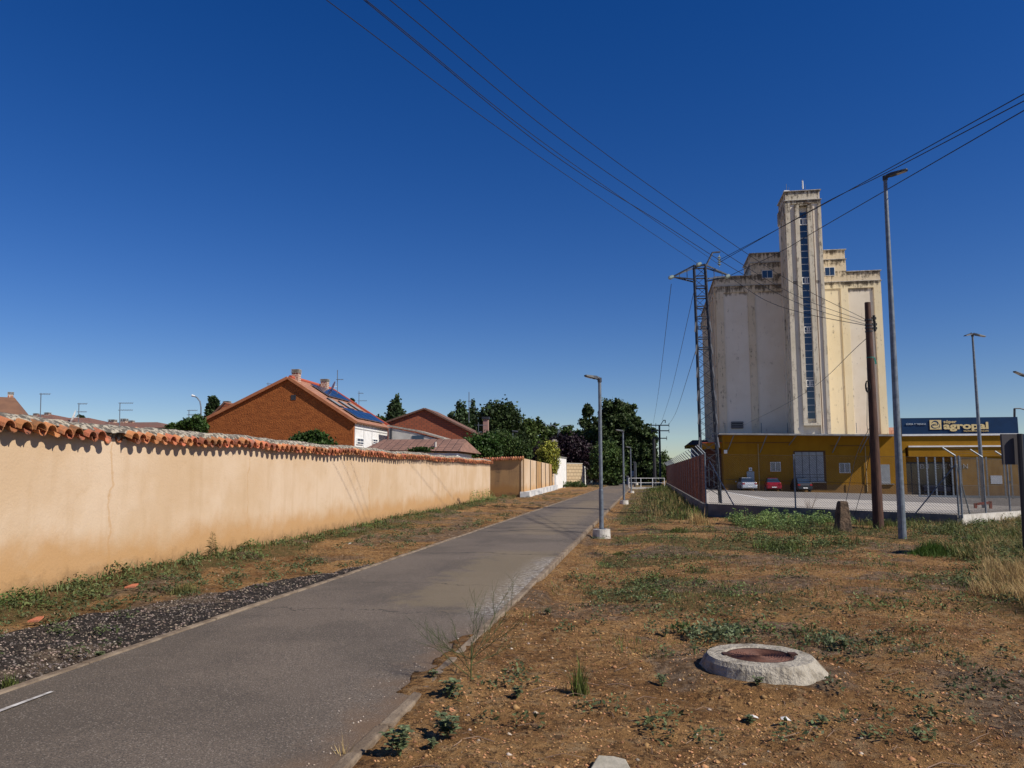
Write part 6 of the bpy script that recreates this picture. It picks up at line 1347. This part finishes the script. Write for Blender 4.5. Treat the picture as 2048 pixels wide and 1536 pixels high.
# ------------------------------------------------------------------ individual plants
def rosette(m, c, n, l, w_, rise=.6, rnd=.3):
    for k in range(n):
        a = 2*math.pi*k/n+random.uniform(-.4, .4); el = random.uniform(.2, 1.)*rise; ll = l*random.uniform(.6, 1.2)
        d = Vector((math.cos(a), math.sin(a), 0)); s = Vector((-d.y, d.x, 0))*w_*ll; p0 = c; p1 = c+d*ll*.45+Vector((0, 0, ll*el)); p2 = c+d*ll*.8+Vector((0, 0, ll*el*1.05)); p3 = c+d*ll*1.1+Vector((0, 0, ll*el*.75))
        m.add([p0, p1-s, p1+Vector((0, 0, -.12*w_*ll)), p1+s, p2-s*.8, p2+s*.8, p3], [(0, 1, 2), (0, 2, 3), (1, 4, 6, 2), (2, 6, 5, 3)])
gfore = leafmat('leaf_grey_green', (.17, .21, .10), .35)
def weed(px, py, label, h=.2, n=9, l=.08, stems=3, mt=None, wd=.32):
    h *= .85; l *= .75
    q = G(px, py, -.03); q.z = H(q.x, q.y); t = thing('leafy_weed', label, 'weed', tuple(q), 0, 'leafy weeds in the foreground'); ms = MB(); ml = MB()
    for s in range(stems):
        a = random.uniform(0, 6.28); r = h*random.uniform(.1, .55); top = q+Vector((math.cos(a)*r, math.sin(a)*r, h*random.uniform(.5, 1))); ms.tube([q, q.lerp(top, .5)+Vector((0, 0, h*.1)), top], [.004, .003, .002], 4)
        for f in (.35, .65, 1.): rosette(ml, q.lerp(top, f), n//2 if f < 1 else n, l*(1.1-.35*f), wd)
    ml.build('leaves', mt or gfore, t); ms.build('stem', mat('weed_stem', (.10, .13, .05)), t)
for a in ((898, 1405, 'broad leaved weed standing alone right of the broken kerb', .14, 9, .085, 3), (895, 1478, 'leafy weed with large leaves below the lone broad leaved one', .15, 10, .085, 4), (800, 1520, 'bluish leaved weed at the bottom edge beside the kerb', .20, 10, .075, 5),
          (865, 1368, 'small flat weed close to the foot of the branching bush', .06, 8, .06, 2), (775, 1432, 'small weed growing out of the kerb joint', .07, 8, .06, 2), (1035, 1402, 'small weed between the ivy-leaved weed and the grass tuft', .08, 9, .06, 3),
          (1325, 1365, 'low dark weed half way between the grass tuft and the manhole', .09, 9, .055, 3), (1390, 1315, 'tall narrow weed touching the left side of the manhole', .2, 8, .05, 3), (1645, 1440, 'tiny green weed below the manhole near the bottom', .07, 8, .05, 2),
          (1515, 1382, 'small green weed in front of the manhole', .08, 9, .05, 3), (1690, 1300, 'weed just right of the manhole', .12, 10, .06, 4), (1330, 1268, 'weed cluster up left of the manhole', .12, 8, .05, 4), (1500, 1430, 'yellowish sprawling weed below the manhole', .07, 8, .05, 3),
          (1095, 1238, 'little weed on bare soil right of the pale kerb silt', .07, 9, .06, 3), (865, 1500, 'flat little weed in the litter beside the bluish one', .05, 8, .05, 2), (200, 1315, 'green weed at the edge of the gravel by the left kerb', .10, 10, .07, 4)):
    weed(*a)
def bigweed(px, py, label, rad, h, n, size, mt):
    q = G(px, py, -.03); q.z = H(q.x, q.y); t = thing('weed_clump', label, 'weed', tuple(q), 0, 'weed clumps around the manhole'); C = leafpts(tuple(q), rad, h, n); leaves_mesh('leaves', C, size, gfore if mt is gblu else mt, t, .3)
    m = MB()
    for k in range(12): e_ = C[k*7]; m.tube([q, q.lerp(Vector(e_), .5)+Vector((0, 0, .03)), Vector(e_)], [.004, .003, .002], 4)
    m.build('stem', mat('weed_stem', (.1, .13, .05)), t)
bigweed(1425, 1275, 'dense green weed clump just behind the manhole', .26, .20, 420, .022, gblu); bigweed(1470, 1262, 'paler leafy clump right of the dense one behind the manhole', .16, .12, 130, .026, gblu)
bigweed(1370, 1262, 'dark spreading weed left of the dense clump', .16, .12, 130, .024, gweed); bigweed(1660, 1290, 'grey green weed clump up right of the manhole', .22, .14, 200, .020, gblu)
def tuft(px, py, label, n, h, rad, mt, wd=.008, name='grass_tuft'):
    q = G(px, py, -.03); q.z = H(q.x, q.y); rad = rad*.8; rr_ = None; pts = np.stack([q.x+RNG.normal(size=n)*rad, q.y+RNG.normal(size=n)*rad, np.full(n, q.z)], 1)
    dd_ = np.hypot(pts[:, 0]-q.x, pts[:, 1]-q.y)/rad; o = blades(name, label, pts, h*(.35+.9*np.exp(-dd_**2*.6)), wd, mt, lean=.7)
    if n in (90, 1800, 500): del o['kind']
    me = o.data; me.transform(Matrix.Translation(-q)); o.location = q; return o
tuft(1158, 1392, 'isolated upright green grass tuft on the brown soil', 90, .24, .045, ggrass); tuft(1865, 1108, 'bright green cushion of grass right of the tall lamp', 1800, .24, .26, mat('bright_grass', (.085, .16, .02), (.07, .12, .02), 1, .7, island=.4, trans=.25), .008)
tuft(1240, 1100, 'flat green grass tuft beside the lamp footing', 500, .08, .13, ggrass); tuft(690, 1522, 'dry straw tuft at the bottom of the kerb', 60, .14, .03, gdry, .005); tuft(20, 1372, 'green grass tuft between gravel and kerb at the left edge', 200, .12, .07, ggrass, .008)
tuft(1355, 1062, 'low green grass tuft on bare soil left of the fence corner', 500, .16, .2, ggrass, .014); tuft(1395, 1046, 'straw tuft at the foot of the fence corner', 500, .35, .25, gdry, .014); tuft(370, 1190, 'brownish tuft at the gravel edge in front of the wall', 420, .14, .13, mat('brown_green_grass', (.14, .13, .04), (.10, .10, .03), 2, island=.4))
# tall flowering stalk weed at the wall
q = G(420, 1120, 0); q = Vector((wallx(q.y+.2)+.45, q.y-.2, 0)); q = G(421, 1121, .05); t = thing('stalk_weed', 'tall feathery stalk weed standing against the wall', 'weed', tuple(q)); m = MB(); top = q+Vector((.02, 0, .50)); m.tube([q-Vector((0, 0, .05)), top], [.006, .003], 5); m.build('stem', mat('weed_stem', (.1, .13, .05)), t)
m = MB()
for k in range(46): f = k/46; rosette(m, q.lerp(top, .15+.85*f), 2, .10*(1.15-f)+.02, .16, rise=.5)
m.build('leaves', gmid, t)
# thin branching weed by the path
q = G(942, 1369, -.04); q.z = H(q.x, q.y); t = thing('branching_bush', 'spindly green branching bush arching over the edge of the path', 'shrub', tuple(q)); m = MB(); rnd = random.Random(5)
def branch(m, p, d, l, r, dep):
    pts = [p]; q_ = p; dd = d.copy(); n_ = 6
    for k in range(n_): dd = (dd+Vector((rnd.uniform(-.14, .14), rnd.uniform(-.14, .14), rnd.uniform(-.06, .10)))).normalized(); q_ = q_+dd*l/n_; pts.append(q_)
    m.tube(pts, [r*(1-.75*k/n_) for k in range(n_+1)], 4)
    if dep:
        for k in range(2, n_+1):
            for _ in range(2 if dep > 1 else 1):
                a = (dd+Vector((rnd.uniform(-1, 1), rnd.uniform(-1, 1), rnd.uniform(-.2, .6)))*.75).normalized(); branch(m, pts[k], a, l*rnd.uniform(.25, .5), r*.5, dep-1)
for dx, dy, dz, l in ((.35, .3, .85, .62), (.62, .3, .62, .62), (-.7, .1, .55, .55), (-.35, -.2, .75, .42), (.05, .2, 1, .5), (.8, -.1, .5, .55), (-.55, .4, .5, .5), (.15, -.4, .8, .38), (-.9, -.1, .25, .4), (.9, .3, .25, .4)):
    branch(m, q+Vector((0, 0, rnd.uniform(.0, .18))), Vector((dx, dy, dz)).normalized(), l*.82, .0034, 2)
m.tube([q-Vector((0, 0, .05)), q+Vector((0, 0, .28))], [.006, .004], 5)
m.build('branches', mat('green_stem', (.075, .10, .03), (.05, .055, .025), 12), t)
# flowering weeds near the wall end
for k, (px, py, lab) in enumerate(((925, 1008, 'pale flowering weed at the wall foot, left of the wall end'), (948, 1003, 'pale flowering weed right against the wall end'))):
    q = G(px, py, 0); q.x = max(q.x, wallx(q.y)+.3); t = thing('flowering_weed', lab, 'weed', tuple(q), 0, 'flowering weeds at the wall end'); C = leafpts(tuple(q), .45, .75, 420); leaves_mesh('leaves', C, .028, gpale, t)
    m = MB()
    for j in range(10): e_ = Vector(C[j*5]); m.tube([q, e_], [.01, .004], 4)
    m.build('stem', mat('weed_stem', (.1, .13, .05)), t)
# fallen roof tile shard and bits of white rubbish
for px, py, lab, mt, s in ((262, 1182, 'broken orange tile shard on the verge below the wall', tile, .08), (70, 1247, 'second flatter tile shard on the gravel edge at the left', tile, .07)):
    q = G(px, py, .02); q.z = H(q.x, q.y)+.03; m = MB(); m.prism([q+Vector((-s, -s*.3, 0)), q+Vector((s*.8, -s*.5, .01)), q+Vector((s, s*.4, .04)), q+Vector((-s*.2, s*.6, .03))], (0, .005, .018)); tag(m.build('tile_shard', mt, at=tuple(q)), lab, 'tile shard')
for px, py, lab in ((1465+40, 1418, 'crumpled pale paper scrap below the manhole'), (1572, 1425, 'flattened grey wrapper lying on the soil near the bottom'), (700, 1087, 'white litter scrap in the weeds by the wall')):
    q = G(px, py, 0); q.z = H(q.x, q.y)+.02; m = MB(); pts = [q+Vector((math.cos(a)*.05*random.uniform(.5, 1), math.sin(a)*.035, random.uniform(0, .025))) for a in np.linspace(0, 5.6, 7)]; c = q+Vector((0, 0, .03))
    for k in range(7): m.quad(c, pts[k], pts[(k+1) % 7])
    tag(m.build('paper_scrap', mat('paper_white', (.6, .58, .55)), at=tuple(q)), lab, 'litter')
SC.render.engine = 'CYCLES'
